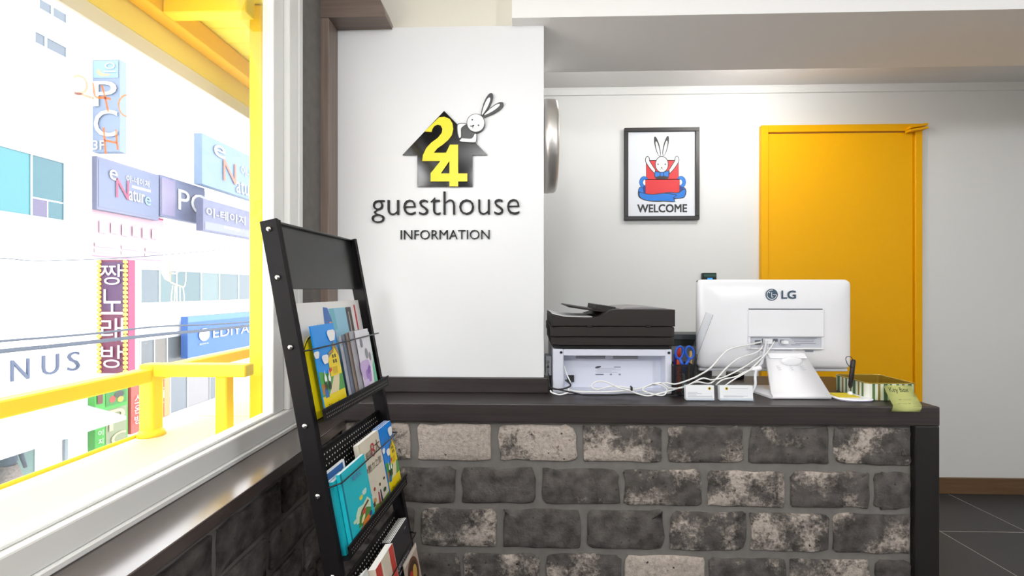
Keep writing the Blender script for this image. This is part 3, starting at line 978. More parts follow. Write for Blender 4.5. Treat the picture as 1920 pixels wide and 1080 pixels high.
for x0, x1, y0, y1 in ((1411, 1421, 637, 645), (1424, 1439, 634, 641), (1445, 1453, 634, 639), (1458, 1464, 636, 641)):
    box(bm, xm(x0), xm(x1), MB_ - 0.006, MB_ - 0.0013, zm(y1), zm(y0), bev=0.0008)
part('ports', bm, M('#6b6d76', 0.4), mon)
for x0, x1, y0, y1 in ((1424, 1438, 634, 643), (1458, 1468, 637, 643)):
    bm = B(); box(bm, xm(x0), xm(x1), MB_ - 0.024, MB_ - 0.0063, zm(y1), zm(y0), bev=0.002)
    part('plug', bm, M('#f1f1f4', .35), mon)
fnm = planeY(MB_ - 0.0013)
bm = B()
for y, x0, x1 in ((634, 1477, 1526), (637, 1480, 1522), (640, 1484, 1520), (643.5, 1486, 1524), (646, 1478, 1496)):
    face(bm, [fnm(xm(x0), zm(y), .0002), fnm(xm(x1), zm(y), .0002), fnm(xm(x1), zm(y - 1.1), .0002), fnm(xm(x0), zm(y - 1.1), .0002)])
fn2 = planeY(MB_)
for y, x0, x1 in ((656.5, 1447, 1480), (659, 1446, 1492), (656.5, 1504, 1520), (658.6, 1504, 1520)):
    face(bm, [fn2(xm(x0), zm(y), .0005), fn2(xm(x1), zm(y), .0005), fn2(xm(x1), zm(y - 1.2), .0005), fn2(xm(x0), zm(y - 1.2), .0005)])
part('fine_print', bm, M('#7d8291', 0.5), mon, fixn=False)
# maker's emblem and letters
bm = B()
LGY = MB_
fl = planeY(LGY)
ex, ez = xm(1447, LGY), onY(1447, 552.5, LGY).z
R = 0.0222
NAVY = M('#41586b', 0.45)
art(bm, ellipse(ex, ez, R, R, 0, 40), 2, 0, fl)
ring = ellipse(ex, ez, R * 0.80, R * 0.80, 0, 30, math.radians(0), math.radians(295))
strip(bm, ellipse(ex, ez, R * 0.78, R * 0.78, 0, 32, math.radians(78), math.radians(358)), R * 0.10, fl, 0.0005, 1)
strip(bm, [(ex + R * 0.76, ez), (ex + R * 0.18, ez)], R * 0.10, fl, 0.0005, 1)
strip(bm, [(ex - R * .02, ez + R * 0.42), (ex - R * .02, ez - R * 0.42)], R * 0.10, fl, 0.0005, 1)
strip(bm, [(ex - R * .07, ez - R * 0.40), (ex + R * .26, ez - R * 0.40)], R * 0.10, fl, 0.0005, 1)
art(bm, ellipse(ex - R * 0.38, ez + R * 0.36, R * 0.11, R * 0.11, 0, 14), 3, 1, fl)
text_fit('LG', fl, xm(1465.5, LGY), xm(1492, LGY), onY(1447, 560, LGY).z, onY(1447, 545, LGY).z, 0.0004, bm, 0, bold=0.0010)
part('emblem', bm, [NAVY, WHITEP], mon, 'blue grey round emblem and letters', fixn=False)
# sloping stand : one bent sheet
def stp(x, y, Y):
    return onY(x, y, Y)
bm = B()
Ltop, Rtop = stp(1436, 664, 1.66), stp(1510, 664, 1.66)
Lbot, Rbot = stp(1446, 744, 1.535), stp(1556, 744, 1.535)
prof = [(1.66, Ltop.z, Ltop.x, Rtop.x)]
n_ = 6
for k in range(n_ + 1):
    t = k / n_
    prof.append((1.66 - 0.125 * t, Ltop.z + (0.785 - Ltop.z) * t, Ltop.x + (Lbot.x - Ltop.x) * t, Rtop.x + (Rbot.x - Rtop.x) * t ** 1.0))
prof.append((1.526, 0.776, Lbot.x + 0.001, Rbot.x))
prof.append((1.527, 0.7685, Lbot.x + 0.001, Rbot.x))
prof.append((1.536, 0.7665, Lbot.x, Rbot.x - 0.001))
prof.append((1.60, 0.7665, Lbot.x - 0.012, Rbot.x - 0.006))
prof.append((1.72, 0.7665, Lbot.x - 0.03, Rbot.x - 0.02))
thk = 0.007
up_ = []
for i, (Y, z, a, b) in enumerate(prof):
    p0 = prof[max(0, i - 1)]; p1 = prof[min(len(prof) - 1, i + 1)]
    dy, dz = p1[0] - p0[0], p1[1] - p0[1]
    l = math.hypot(dy, dz) or 1
    up_.append((Y - dz / l * thk, z + dy / l * thk))
g = []
for (Y, z, a, b), (Y2, z2) in zip(prof, up_):
    g.append([bm.verts.new((a, Y, z)), bm.verts.new((b, Y, z)), bm.verts.new((b, Y2, z2)), bm.verts.new((a, Y2, z2))])
for A, C in zip(g, g[1:]):
    for k in range(4):
        f = bm.faces.new((A[k], A[(k + 1) % 4], C[(k + 1) % 4], C[k])); f.smooth = (k in (0, 2))
bm.faces.new(g[0]); bm.faces.new(g[-1][::-1])
part('stand', bm, WHITEP, mon)
bm = B()   # neck between stand and housing
hx = (Ltop.x + Rtop.x) / 2
prism(bm, [(1.64, Ltop.z - 0.012), (1.655, Ltop.z + 0.004), (MB_ - 0.001, Ltop.z + 0.006), (MB_ - 0.001, Ltop.z - 0.025)], lambda u, v, d: (d, u, v), Ltop.x + 0.004, Rtop.x - 0.004, bev=0.002)
part('stand_neck', bm, WHITEP, mon)
bm = B()
kc = stp(1482, 677, 1.63)
lathe(bm, [(0.036, 0.0), (0.038, -0.004), (0.034, -0.008), (0.02, -0.010), (0.004, -0.0105)], (0, 0, 0), 'Y', 32)
bmesh.ops.scale(bm, verts=bm.verts, vec=(1, 1, 0.42))
bmesh.ops.translate(bm, verts=bm.verts, vec=(kc.x, kc.y - 0.004, kc.z))
part('hinge_cap', bm, M('#f4f4f7', 0.2), mon)
bm = B()
tl = (Vector((0, prof[6][0], prof[6][1])) - Vector((0, prof[2][0], prof[2][1]))).normalized()
for x, s in ((1462, 12), (1486, 8), (1508, 12)):
    for k in range(3):
        p = stp(x, 692 + 4 * k, 1.6)
        t = 0.30 + 0.05 * k
        Y = 1.66 - 0.125 * t; z = Ltop.z + (0.785 - Ltop.z) * t
        off = 0.0073
        Yq, zq = Y - off * 0.72, z + off * -0.69 if False else z
        face(bm, [(p.x - .0005 * s, Y - 0.0098, z), (p.x + .0005 * s, Y - 0.0098, z), (p.x + .0005 * s, Y - 0.0098 - .0012, z - .0013), (p.x - .0005 * s, Y - 0.0098 - .0012, z - .0013)])
part('stand_print', bm, M('#b9bac2', 0.5), mon, fixn=False)['kind'] = 'stuff'

# ================================================================== SMALL THINGS ON THE COUNTER
# dark unit behind scissors
unit = thing('desk_unit', 'dark grey boxy desk unit standing behind the scissors beside the printer', 'desk unit', (0.61, 1.86, CT_Z))
ux0, ux1 = onY(1245, 650, 1.83).x, onY(1336, 650, 1.83).x
bm = B(); box(bm, ux0, ux1, 1.832, 1.925, CT_Z + .001, onY(1300, 648, 1.83).z, bev=0.003)
part('housing', bm, M('#77797a', 0.5), unit)
bm = B(); box(bm, ux0 - 0.002, ux1 + 0.002, 1.822, 1.928, onY(1300, 637, 1.83).z, onY(1300, 626, 1.83).z, bev=0.003)
part('lid', bm, M('#454b4d', 0.5), unit)
bm = B(); box(bm, ux0, ux1, 1.828, 1.925, onY(1300, 647.9, 1.83).z, onY(1300, 637.2, 1.83).z)
part('dark_band', bm, M('#1f2624', 0.5), unit)
bm = B(); a = onZ(1362, 706, CT_Z); box(bm, a.x, a.x + 0.045, 1.86, 1.93, CT_Z + .001, CT_Z + 0.022, bev=0.003)
single('small_black_box', bm, BLACK, 'small black box on the counter behind the white computer', 'box', (a.x, 1.86, CT_Z))

# mesh pen cup
cupx0, cupx1 = onY(1263, 700, 1.56).x, onY(1302, 700, 1.56).x
cz1 = onY(1282, 684, 1.56).z
cup = thing('pen_cup', 'square black metal mesh pen cup between printer and computer', 'pen cup', ((cupx0 + cupx1) / 2, 1.595, CT_Z))
bm = B()
y0, y1 = 1.56, 1.63
for z in (CT_Z + 0.001, cz1 - 0.006):
    for a in ((cupx0, cupx1, y0, y0 + .003), (cupx0, cupx1, y1 - .003, y1), (cupx0, cupx0 + .003, y0 + .0031, y1 - .0031), (cupx1 - .003, cupx1, y0 + .0031, y1 - .0031)):
        box(bm, *a, z, z + 0.006)
for x, y in ((cupx0, y0), (cupx1 - .003, y0), (cupx0, y1 - .003), (cupx1 - .003, y1 - .003)):
    box(bm, x, x + .003, y, y + .003, CT_Z + .0072, cz1 - .0062)
part('wire_frame', bm, BLACK, cup)
bm = B(); box(bm, cupx0 + .004, cupx1 - .004, y0 + .004, y1 - .004, CT_Z + .0015, CT_Z + .003)
part('base', bm, BLACK, cup)
bm = B()
nn = 14
w = cupx1 - cupx0
for side in range(4):
    for k in range(nn + 1):
        t = k / nn
        if side == 0: p = lambda z: (cupx0 + w * t, y0 + .0015, z)
        elif side == 1: p = lambda z: (cupx0 + w * t, y1 - .0015, z)
        elif side == 2: p = lambda z: (cupx0 + .0015, y0 + (y1 - y0) * t, z)
        else: p = lambda z: (cupx1 - .0015, y0 + (y1 - y0) * t, z)
        tube(bm, [p(CT_Z + .004), p(cz1 - .003)], 0.0011, 4, cap=False)
    for k in range(1, 22):
        z = CT_Z + .004 + (cz1 - CT_Z - .008) * k / 22
        pr = {0: ((cupx0, y0 + .0015, z), (cupx1, y0 + .0015, z)), 1: ((cupx0, y1 - .0015, z), (cupx1, y1 - .0015, z)), 2: ((cupx0 + .0015, y0, z), (cupx0 + .0015, y1, z)), 3: ((cupx1 - .0015, y0, z), (cupx1 - .0015, y1, z))}[side]
        tube(bm, pr, 0.0011, 4, cap=False)
m_ = part('mesh_wall', bm, BLACK, cup); m_['kind'] = 'stuff'
# scissors
sc = thing('scissors', 'blue handled scissors standing in the black mesh pen cup', 'scissors', ((cupx0 + cupx1) / 2, 1.58, CT_Z + .01))
SB = M('#1450b8', 0.35)
def sp(x, y, Y=1.575): return onY(x, y, Y)
for c, tilt, j in (((1274, 661), 0.15, (1279, 682)), ((1293, 661), -0.2, (1287, 682))):
    bm = B()
    e = [sp(*p) for p in ellipse(c[0], c[1], 7.2, 11.5, tilt, 20)]
    tube(bm, e, 0.0042, 8, closed=True)
    tube(bm, [sp(c[0], c[1] + 11), sp(*j), sp(1283, 700)], [0.006, 0.006, 0.004], 8)
    part('handle', bm, SB, sc, 'blue loop handle')
bm = B()
for dx in (-1, 1):
    prism(bm, [(sp(1281 + dx, 699).x, sp(1281, 699).z), (sp(1285 + dx, 699).x, sp(1281, 699).z), (sp(1283, 738).x, sp(1283, 738).z)], lambda u, v, d: (u, 1.575 + dx * .001 + d, v), 0, 0.0015)
part('blades', bm, STEEL, sc)
def pen(px0, px1, Y, r, col, label, name='pen', tip=None):
    bm = B(); p0, p1 = onY(*px0, Y), onY(*px1, Y)
    d = (p1 - p0)
    tube(bm, [p0, p0 + d * .06, p0 + d * .9, p1], [r * .4, r, r, r * .7], 10)
    if tip:
        tube(bm, [p0 + d * .78, p1 + d * 0.01], r * 1.12, 10, mi=1)
    return single(name, bm, [M(col, .35)] + ([M(tip, .35)] if tip else []), label, 'pen', p0)
pen((1273, 736), (1272, 652), 1.60, 0.0075, '#e0561d', 'orange highlighter seen through the left scissor loop in the mesh cup', 'highlighter', '#e03a26')
pen((1293, 736), (1295, 658), 1.605, 0.006, '#c9a25a', 'tan pencil seen through the right scissor loop in the mesh cup', 'pencil')
pen((1268, 734), (1265, 664), 1.61, 0.005, '#3b2a8a', 'dark violet pen at the left edge of the mesh cup')
pen((1298, 734), (1306, 664), 1.61, 0.004, '#2b2b2e', 'thin black pen at the right edge of the mesh cup')
# clear ruler leaning in the cup
bm = B()
a, b = onY(1292, 690, 1.615), onY(1331, 588, 1.615)
d = (b - a).normalized(); s_ = Vector((d.z, 0, -d.x))
hw = 0.0135
a0 = a - d * 0.06
prism(bm, [(a0.x + s_.x * hw, a0.z + s_.z * hw), (b.x + s_.x * hw, b.z + s_.z * hw), (b.x - s_.x * hw, b.z - s_.z * hw), (a0.x - s_.x * hw, a0.z - s_.z * hw)], lambda u, v, q: (u, 1.618 - q, v), 0, 0.002)
rul = thing('ruler', 'clear plastic ruler leaning from the pen cup across the computer', 'ruler', (a0.x, 1.617, a0.z))
part('blade', bm, glass_material('clear_ruler', 0.05, (.95, .96, .97, 1), (.8, .82, .86, 1)), rul)
bm = B()
LL = (b - a0).length
for k in range(60):
    t = a0 + d * (LL * (k + .5) / 60)
    ln = 0.006 if k % 5 == 0 else 0.0035
    q0 = t + s_ * hw * .95; q1 = q0 - s_ * ln
    strip(bm, [(q0.x, q0.z), (q1.x, q1.z)], 0.0006, planeY(1.618), 0.0022)
for sgn in (1, -1):
    q0 = a0 + s_ * hw * sgn * .97; q1 = b + s_ * hw * sgn * .97
    strip(bm, [(q0.x, q0.z), (q1.x, q1.z)], 0.0008, planeY(1.618), 0.0022)
part('scale_marks', bm, M('#4a4c52', .6), rul, fixn=False)

# business card holders with cards
for i, (x0, x1, lab) in enumerate(((1286, 1342, 'clear card holder left of the pair in front of the computer cables'), (1350, 1415, 'clear card holder right of the pair beside the computer stand'))):
    Y0 = 1.492
    a = onY(x0, 740, Y0).x; b = onY(x1, 740, Y0).x
    h_ = thing('card_holder', lab, 'card holder', ((a + b) / 2, Y0 + .02, CT_Z), 'business card holders on the counter')
    bm = B(); box(bm, a, b, Y0 - .001, Y0 + .036, CT_Z + .0006, CT_Z + .003, bev=.0006)
    box(bm, a, b, Y0 - .001, Y0 + .0006, CT_Z + .0031, CT_Z + .011, bev=.0004)
    prism(bm, [(Y0 + .030, CT_Z + .0031), (Y0 + .033, CT_Z + .0031), (Y0 + .040, CT_Z + .052), (Y0 + .037, CT_Z + .052)], lambda u, v, d: (d, u, v), a, b)
    part('acrylic_tray', bm, CLEAR, h_)
    for k in range(4):
        bm = B()
        yb = Y0 + .0042 + .0052 * k
        prism(bm, [(yb, CT_Z + .0032), (yb + .0045, CT_Z + .0032), (yb + .0085, CT_Z + .0500 - .0006 * k), (yb + .0040, CT_Z + .0500 - .0006 * k)], lambda u, v, d: (d, u, v), a + .0025 + .0005 * k, b - .0025 - .0003 * k)
        c = single('business_card_stack', bm, M('#eef0f4', .5), ('front' if k == 0 else ('second', 'third', 'rearmost')[k - 1]) + ' bundle of white business cards in the ' + ('left' if i == 0 else 'right') + ' clear holder', 'cards', ((a + b) / 2, yb, CT_Z), 'white business cards in the clear holders')
        if k == 0:
            bm = B()
            fnc = lambda u, v, d: Vector((u, yb + .0040 * (v - CT_Z - .0032) / .0468 - .0002 - d, v))
            wq = b - a
            cx = a + wq * (.82 if i == 0 else .22); cz = CT_Z + .041
            art(bm, ellipse(cx, cz, .0052, .0048, 0, 14), 1, 0, fnc)
            art(bm, ellipse(cx, cz, .0030, .0030, 0, 10), 2, 1, fnc)
            rowsl = ((.30, .36), (.26, .50), (.21, .40)) if i == 0 else ((.82, .86),)
            if i == 0:
                for v_, u_ in ((.028, .42), (.024, .55), (.019, .38), (.016, .9), (.013, .92)):
                    face(bm, [fnc(a + wq * .08, CT_Z + v_, .0002), fnc(a + wq * u_, CT_Z + v_, .0002), fnc(a + wq * u_, CT_Z + v_ + .0012, .0002), fnc(a + wq * .08, CT_Z + v_ + .0012, .0002)], 2)
            else:
                for v_, u0_, u_ in ((.0405, .32, .84), (.017, .12, .82), (.014, .12, .7)):
                    face(bm, [fnc(a + wq * u0_, CT_Z + v_, .0002), fnc(a + wq * u_, CT_Z + v_, .0002), fnc(a + wq * u_, CT_Z + v_ + .0013, .0002), fnc(a + wq * u0_, CT_Z + v_ + .0013, .0002)], 2)
            part('card_print', bm, [M('#e2c21a', .5), M('#2c2a28', .5), M('#a7abb6', .5)], c, fixn=False)
# pen stand with memo pad
pb = thing('pen_stand', 'white oval pen stand base with yellow memo sheet beside the computer stand', 'pen stand', (1.0, 1.53, CT_Z))
c0 = onZ(1596, 747, CT_Z)
bm = B()
def oval(cx, cy, rx, ry, n=36): return [(cx + rx * math.copysign(abs(math.cos(2 * PI * k / n)) ** .75, math.cos(2 * PI * k / n)), cy + ry * math.copysign(abs(math.sin(2 * PI * k / n)) ** .75, math.sin(2 * PI * k / n))) for k in range(n)]
ocx, ocy = c0.x - .006, 1.545
lo = [[(x, y, CT_Z + z) for x, y in oval(ocx, ocy, .060 + dr, .050 + dr)] for z, dr in ((.0005, -.002), (.003, 0), (.006, -.001), (.009, -.004))]
loft(bm, lo)
part('base', bm, WHITEP, pb)
bm = B(); loft(bm, [[(x, y, CT_Z + z) for x, y in oval(ocx, ocy, .0605, .0505)] for z in (.0030, .0044)])
part('rim_line', bm, M('#3a2f8a', .4), pb, 'violet rim')
bm = B(); box(bm, ocx - .052, ocx + .016, ocy - .022, ocy + .038, CT_Z + .0094, CT_Z + .0115)
part('memo_sheet', bm, M('#dcc400', .6), pb, 'yellow memo sheet')
pbx = onY(1594, 735, 1.56)
bm = B(); lathe(bm, [(.008, 0), (.008, .006), (.005, .012)], (pbx.x, 1.56, CT_Z + .009), 'Z', 16)
part('socket', bm, WHITEP, pb)
pn = thing('desk_pen', 'black desk pen standing upright in the white stand by the striped tin', 'pen', (pbx.x, 1.56, CT_Z + .02))
bm = B(); p0 = onY(1594, 728, 1.56); p1 = onY(1600, 674, 1.56)
tube(bm, [p0, p0 + (p1 - p0) * .1, p0 + (p1 - p0) * .95, p1], [.003, .0068, .0072, .005], 12)
part('barrel', bm, M('#231c1a', .4), pn)
bm = B(); tube(bm, curve([onY(1599, 690, 1.555), onY(1590, 684, 1.553), onY(1586, 674, 1.553), onY(1588, 669, 1.555), onY(1595, 669, 1.557), onY(1599, 674, 1.559)], 6), .0011, 6)
part('cord_loop', bm, BLACK, pn)

# striped tin with key box note
tin = thing('striped_tin', 'open square tin with green and white stripes at the right end of counter', 'tin', (1.20, 1.60, CT_Z))
TX0, TX1, TY0, TY1, TZ1 = 1.122, 1.279, 1.522, 1.680, CT_Z + .056
def tin_stripes():
    m = bpy.data.materials.new('striped_tin_paint'); m.use_nodes = True
    nt = m.node_tree; N, L = nt.nodes, nt.links.new; b = N['Principled BSDF']
    tc = N.new('ShaderNodeTexCoord'); sx = N.new('ShaderNodeSeparateXYZ'); L(tc.outputs['Object'], sx.inputs[0])
    ad = N.new('ShaderNodeMath'); L(sx.outputs[0], ad.inputs[0]); L(sx.outputs[1], ad.inputs[1])
    mu = N.new('ShaderNodeMath'); mu.operation = 'MULTIPLY'; mu.inputs[1].default_value = 13.0; L(ad.outputs[0], mu.inputs[0])
    fr = N.new('ShaderNodeMath'); fr.operation = 'FRACT'; L(mu.outputs[0], fr.inputs[0])
    cr = N.new('ShaderNodeValToRGB'); cr.color_ramp.interpolation = 'CONSTANT'
    e = cr.color_ramp.elements
    cols = [(0, '#e9eae0'), (.18, '#5f7f4c'), (.30, '#e4e6da'), (.42, '#8a7a3a'), (.52, '#dfe3d0'), (.66, '#4d6b52'), (.82, '#c9d3a8'), (.92, '#54733f')]
    e[0].color = lin(cols[0][1]); e[0].position = 0
    e[1].position = cols[1][0]; e[1].color = lin(cols[1][1])
    for p, c in cols[2:]:
        q = e.new(p); q.color = lin(c)
    L(fr.outputs[0], cr.inputs[0]); L(cr.outputs[0], b.inputs['Base Color'])
    b.inputs['Roughness'].default_value = .35
    return m
bm = B()
outl = rrect(TX0, TX1, TY0, TY1, .012, 4)
inl = rrect(TX0 + .0015, TX1 - .0015, TY0 + .0015, TY1 - .0015, .011, 4)
loops = [[(x, y, CT_Z + .001) for x, y in outl], [(x, y, TZ1) for x, y in outl], [(x, y, TZ1) for x, y in inl], [(x, y, CT_Z + .003) for x, y in inl]]
rs = [[bm.verts.new(p) for p in l] for l in loops]
for li, (A, C) in enumerate(zip(rs, rs[1:])):
    for i in range(len(A)):
        f = bm.faces.new((A[i], A[(i + 1) % len(A)], C[(i + 1) % len(A)], C[i])); f.material_index = (0, 1, 1)[li]
bm.faces.new(rs[0]); f = bm.faces.new(rs[-1]); f.material_index = 1
GOLD = M('#b9a048', .3, .75)
part('tin_body', bm, [tin_stripes(), GOLD], tin)
bm = B(); tube(bm, [(x, y, TZ1) for x, y in outl], .0018, 6, closed=True)
part('rolled_rim', bm, M('#cdb964', .25, .7), tin)
note = thing('sticky_note', 'yellow green sticky note reading Key Box on the striped tin', 'note', (1.24, 1.52, CT_Z))
prf = [(1.5205, .8165), (1.5155, .812), (1.500, .800), (1.480, .7875), (1.462, .7765), (1.446, .7695), (1.4395, .762), (1.437, .752)]
def nfn(u, t, d=0.0):      # u 0..1 across, t 0..1 down the note
    k = t * (len(prf) - 1); i = min(int(k), len(prf) - 2); f = k - i
    y = prf[i][0] * (1 - f) + prf[i + 1][0] * f; z = prf[i][1] * (1 - f) + prf[i + 1][1] * f
    xl = 1.178 - .012 * 0 + t * (-.002); 
    x = 1.178 + u * .088 - t * .047
    dy, dz = prf[i + 1][0] - prf[i][0], prf[i + 1][1] - prf[i][1]; l = math.hypot(dy, dz)
    return Vector((x, y + dz / l * d, z - dy / l * d))
bm = B()
gv = [[bm.verts.new(nfn(u, t)) for u in (0, .5, 1)] for t in [k / 14 for k in range(15)]]
for A, C in zip(gv, gv[1:]):
    for k in range(2):
        f = bm.faces.new((A[k], A[k + 1], C[k + 1], C[k])); f.smooth = True
r = bmesh.ops.solidify(bm, geom=bm.faces[:], thickness=-0.0003)
part('paper', bm, M('#eef2a0', .7), note)
bm = B()
wr = lambda u, v, d: nfn(u, 1 - v, .0008)
text_fit('Key Box', wr, .14, .82, .66, .84, 0, bm)
for a0_, a1_, v_ in ((.30, .40, .49), (.44, .72, .49), (.20, .30, .35), (.34, .52, .35), (.57, .65, .35), (.70, .85, .35)):
    strip(bm, [(a0_ + (a1_ - a0_) * k / 16, v_ + .018 * math.sin(k * 2.1)) for k in range(17)], .007, wr, 0, 1)
part('handwriting', bm, [M('#4a5136', .7), M('#99a065', .7)], note, fixn=False)['kind'] = 'stuff'

# key plate at the side of the partition
kpl = thing('key_plate', 'small grey plate with silver keys left of the printer', 'key holder', (0.085, 1.63, 0.86))
bm = B(); a, b = onY(1023, 668, 1.63), onY(1032, 712, 1.63)
box(bm, max(.0672, a.x), b.x + .004, 1.628, 1.70, .822, a.z, bev=.001)
part('plate', bm, M('#8d9094', .4), kpl)
for py in (679, 688):
    bm = B(); p = onY(1027.5, py, 1.62)
    lathe(bm, [(.0052, -.001), (.0052, .001)], (p.x, 1.6265, p.z), 'Y', 14)
    box(bm, p.x - .0014, p.x + .0014, 1.6255, 1.6275, p.z - .022, p.z - .0053)
    part('key', bm, CHROME, kpl, 'silver key')

# cables
def cable(pts, r, mat, label, name='cable', extra=None, group=None):
    P_ = [onY(x, y, Y) for x, y, Y in pts]
    for p in P_:
        p.z = max(p.z, CT_Z + r + .0005)
    bm = B(); tube(bm, curve(P_, 8), r, 8)
    return single(name, bm, mat, label, 'cable', P_[0], group)
CW = M('#efefee', .45); CB = M('#1c1b1c', .45)
cable([(1428, 641, 1.70), (1410, 645, 1.685), (1370, 654, 1.64), (1352, 668, 1.60), (1332, 690, 1.575), (1310, 704, 1.555), (1290, 713, 1.545), (1266, 720, 1.54), (1245, 718, 1.54), (1215, 724, 1.54), (1190, 730, 1.54), (1150, 734, 1.545), (1110, 735, 1.55), (1080, 734, 1.552), (1062, 728, 1.552)], .0027, CW,
      'white cable from the computer ports sagging past the pen cup to the printer')
cable([(1432, 646, 1.70), (1420, 660, 1.66), (1385, 672, 1.60), (1362, 690, 1.56), (1345, 708, 1.545), (1330, 719, 1.54), (1308, 716, 1.535), (1290, 722, 1.535), (1262, 731, 1.535), (1235, 738, 1.53), (1215, 742, 1.53), (1195, 738, 1.53), (1180, 732, 1.535), (1160, 727, 1.54), (1135, 716, 1.545), (1118, 716, 1.55), (1109, 724, 1.55), (1120, 730, 1.545), (1150, 724, 1.545), (1185, 728, 1.54)], .0025, CW,
      'white cable looped in a slack oval in front of the printer')
cable([(1440, 646, 1.70), (1434, 662, 1.66), (1408, 680, 1.60), (1392, 690, 1.57), (1360, 706, 1.545), (1335, 712, 1.535), (1318, 709, 1.53), (1300, 717, 1.53), (1278, 727, 1.53), (1255, 727, 1.53), (1240, 718, 1.532), (1220, 721, 1.535), (1205, 731, 1.535), (1225, 739, 1.528), (1244, 741, 1.528), (1250, 731, 1.53), (1240, 722, 1.53), (1222, 719, 1.532)], .0023, CW,
      'white cable ending in a round coil at the printer corner')
cable([(1452, 640, 1.70), (1445, 652, 1.67), (1432, 668, 1.62), (1405, 694, 1.56), (1375, 712, 1.535), (1358, 724, 1.53)], .0022, CW,
      'thin white cable dropping from the ports to the card holders')
cable([(1437, 640, 1.695), (1434, 655, 1.67), (1428, 680, 1.60), (1420, 690, 1.575), (1416, 705, 1.55), (1416, 722, 1.54), (1408, 738, 1.533), (1402, 742, 1.53)], .0046, M('#d9dbe2', .3),
      'thick bundled white cable hanging beside the computer stand')
cable([(1420, 692, 1.57), (1400, 696, 1.56), (1380, 706, 1.55), (1355, 712, 1.54), (1342, 722, 1.535)], .0024, CW, 'short white cable bending from the bundle towards the right card holder')
cable([(1060, 712, 1.556), (1070, 722, 1.55), (1060, 728, 1.548), (1045, 730, 1.55), (1032, 726, 1.56), (1029, 712, 1.585), (1028, 700, 1.60)], .0028, CB, 'black power lead curling from the printer socket to the left')
cable([(1032, 727, 1.56), (1050, 731, 1.55), (1078, 737, 1.54), (1100, 741, 1.535), (1140, 741, 1.535), (1180, 739, 1.535), (1230, 742, 1.53), (1270, 742, 1.53)], .0026, CB, 'black lead lying along the foot of the printer')
cable([(1072, 722, 1.552), (1065, 728, 1.55), (1066, 735, 1.545), (1050, 740, 1.542), (1035, 736, 1.55), (1032, 732, 1.555)], .0028, CW, 'white cable end curled at the left foot of the printer')
cable([(1058, 686, 1.60), (1062, 700, 1.59), (1070, 717, 1.575)], .0022, CW, 'white cable end running down inside the printer recess')
bm = B(); p = onY(1184, 728, 1.535); box(bm, p.x - .003, p.x + .003, 1.528, 1.546, p.z - .008, p.z + .007, bev=.002)
single('cable_tie', bm, BLACK, 'black tie around the white cables in front of the printer', 'cable tie', (p.x, 1.535, p.z))
bm = B(); p = onY(1418, 692, 1.57)
tube(bm, [p + Vector((-.017, 0, -.003)), p + Vector((-.006, 0, -.001)), p + Vector((.010, 0, .003)), p + Vector((.016, 0, .006))], [.004, .0085, .0085, .006], 10)
single('cable_clip', bm, WHITEP, 'white sleeve around the bundled cable beside the computer stand', 'cable clip', p)

# ================================================================== MAGAZINE RACK
RO = Vector((-.492 + .193 * 1.272, .88, 0))
rw = Vector((.06, .9982, 0)).normalized()
rsv = Vector((-.193, 0, 1)).normalized(); rsv = (rsv - rw * rsv.dot(rw)).normalized()
rn = rw.cross(rsv)
RM = Matrix(((rw.x, -rn.x, rsv.x), (rw.y, -rn.y, rsv.y), (rw.z, -rn.z, rsv.z)))     # local x = along, y = into the rack, z = up the slope
def rk(x, y, c=0.0):
    d = Vector(ray(x, y)); o = Vector((0, 0, H)) - RO
    t = (c - o.dot(rn)) / d.dot(rn); p = o + d * t
    return (p.dot(rw), p.dot(rsv))
RKM = M('#191718', .45, 0, .12)
rack = thing('magazine_rack', 'black leaning metal magazine rack standing by the window sill', 'magazine rack', RO)
rack.rotation_mode = 'QUATERNION'
rack.rotation_quaternion = RM.to_quaternion()
RWD = .352
SH = 1.295
for i, (x0, x1) in enumerate(((-.014, -.006), (RWD - .004, RWD + .004))):
    bm = B()
    box(bm, x0, x1, 0.0, .036, .0, SH, bev=.0012)
    s_ = 1 if i == 0 else -1
    xa, xb = (x1, x1 + .007) if i == 0 else (x0 - .007, x0)
    box(bm, xa, xb, .0, .003, .0, SH - .002, bev=.0008)
    part('side_rail', bm, RKM, rack, local=True)
for b_ in (1.276, 1.179, 1.039, .882, .743, .584, .47, .31):
    bm = B(); lathe(bm, [(.0056, 0), (.0056, -.002), (.0035, -.0045), (.001, -.0052)], (-.0143, .018, b_), 'X', 12)
    part('bolt', bm, CHROME, rack, local=True)
bm = B(); box(bm, -.0055, RWD - .0045, .016, .019, 1.155, 1.288, bev=.0008)
box(bm, -.0055, RWD - .0045, .008, .0195, 1.2885, 1.293, bev=.001)
part('header_panel', bm, M('#232324', .3, 0, .5), rack, local=True)
tiers = (.880, .606, .330)
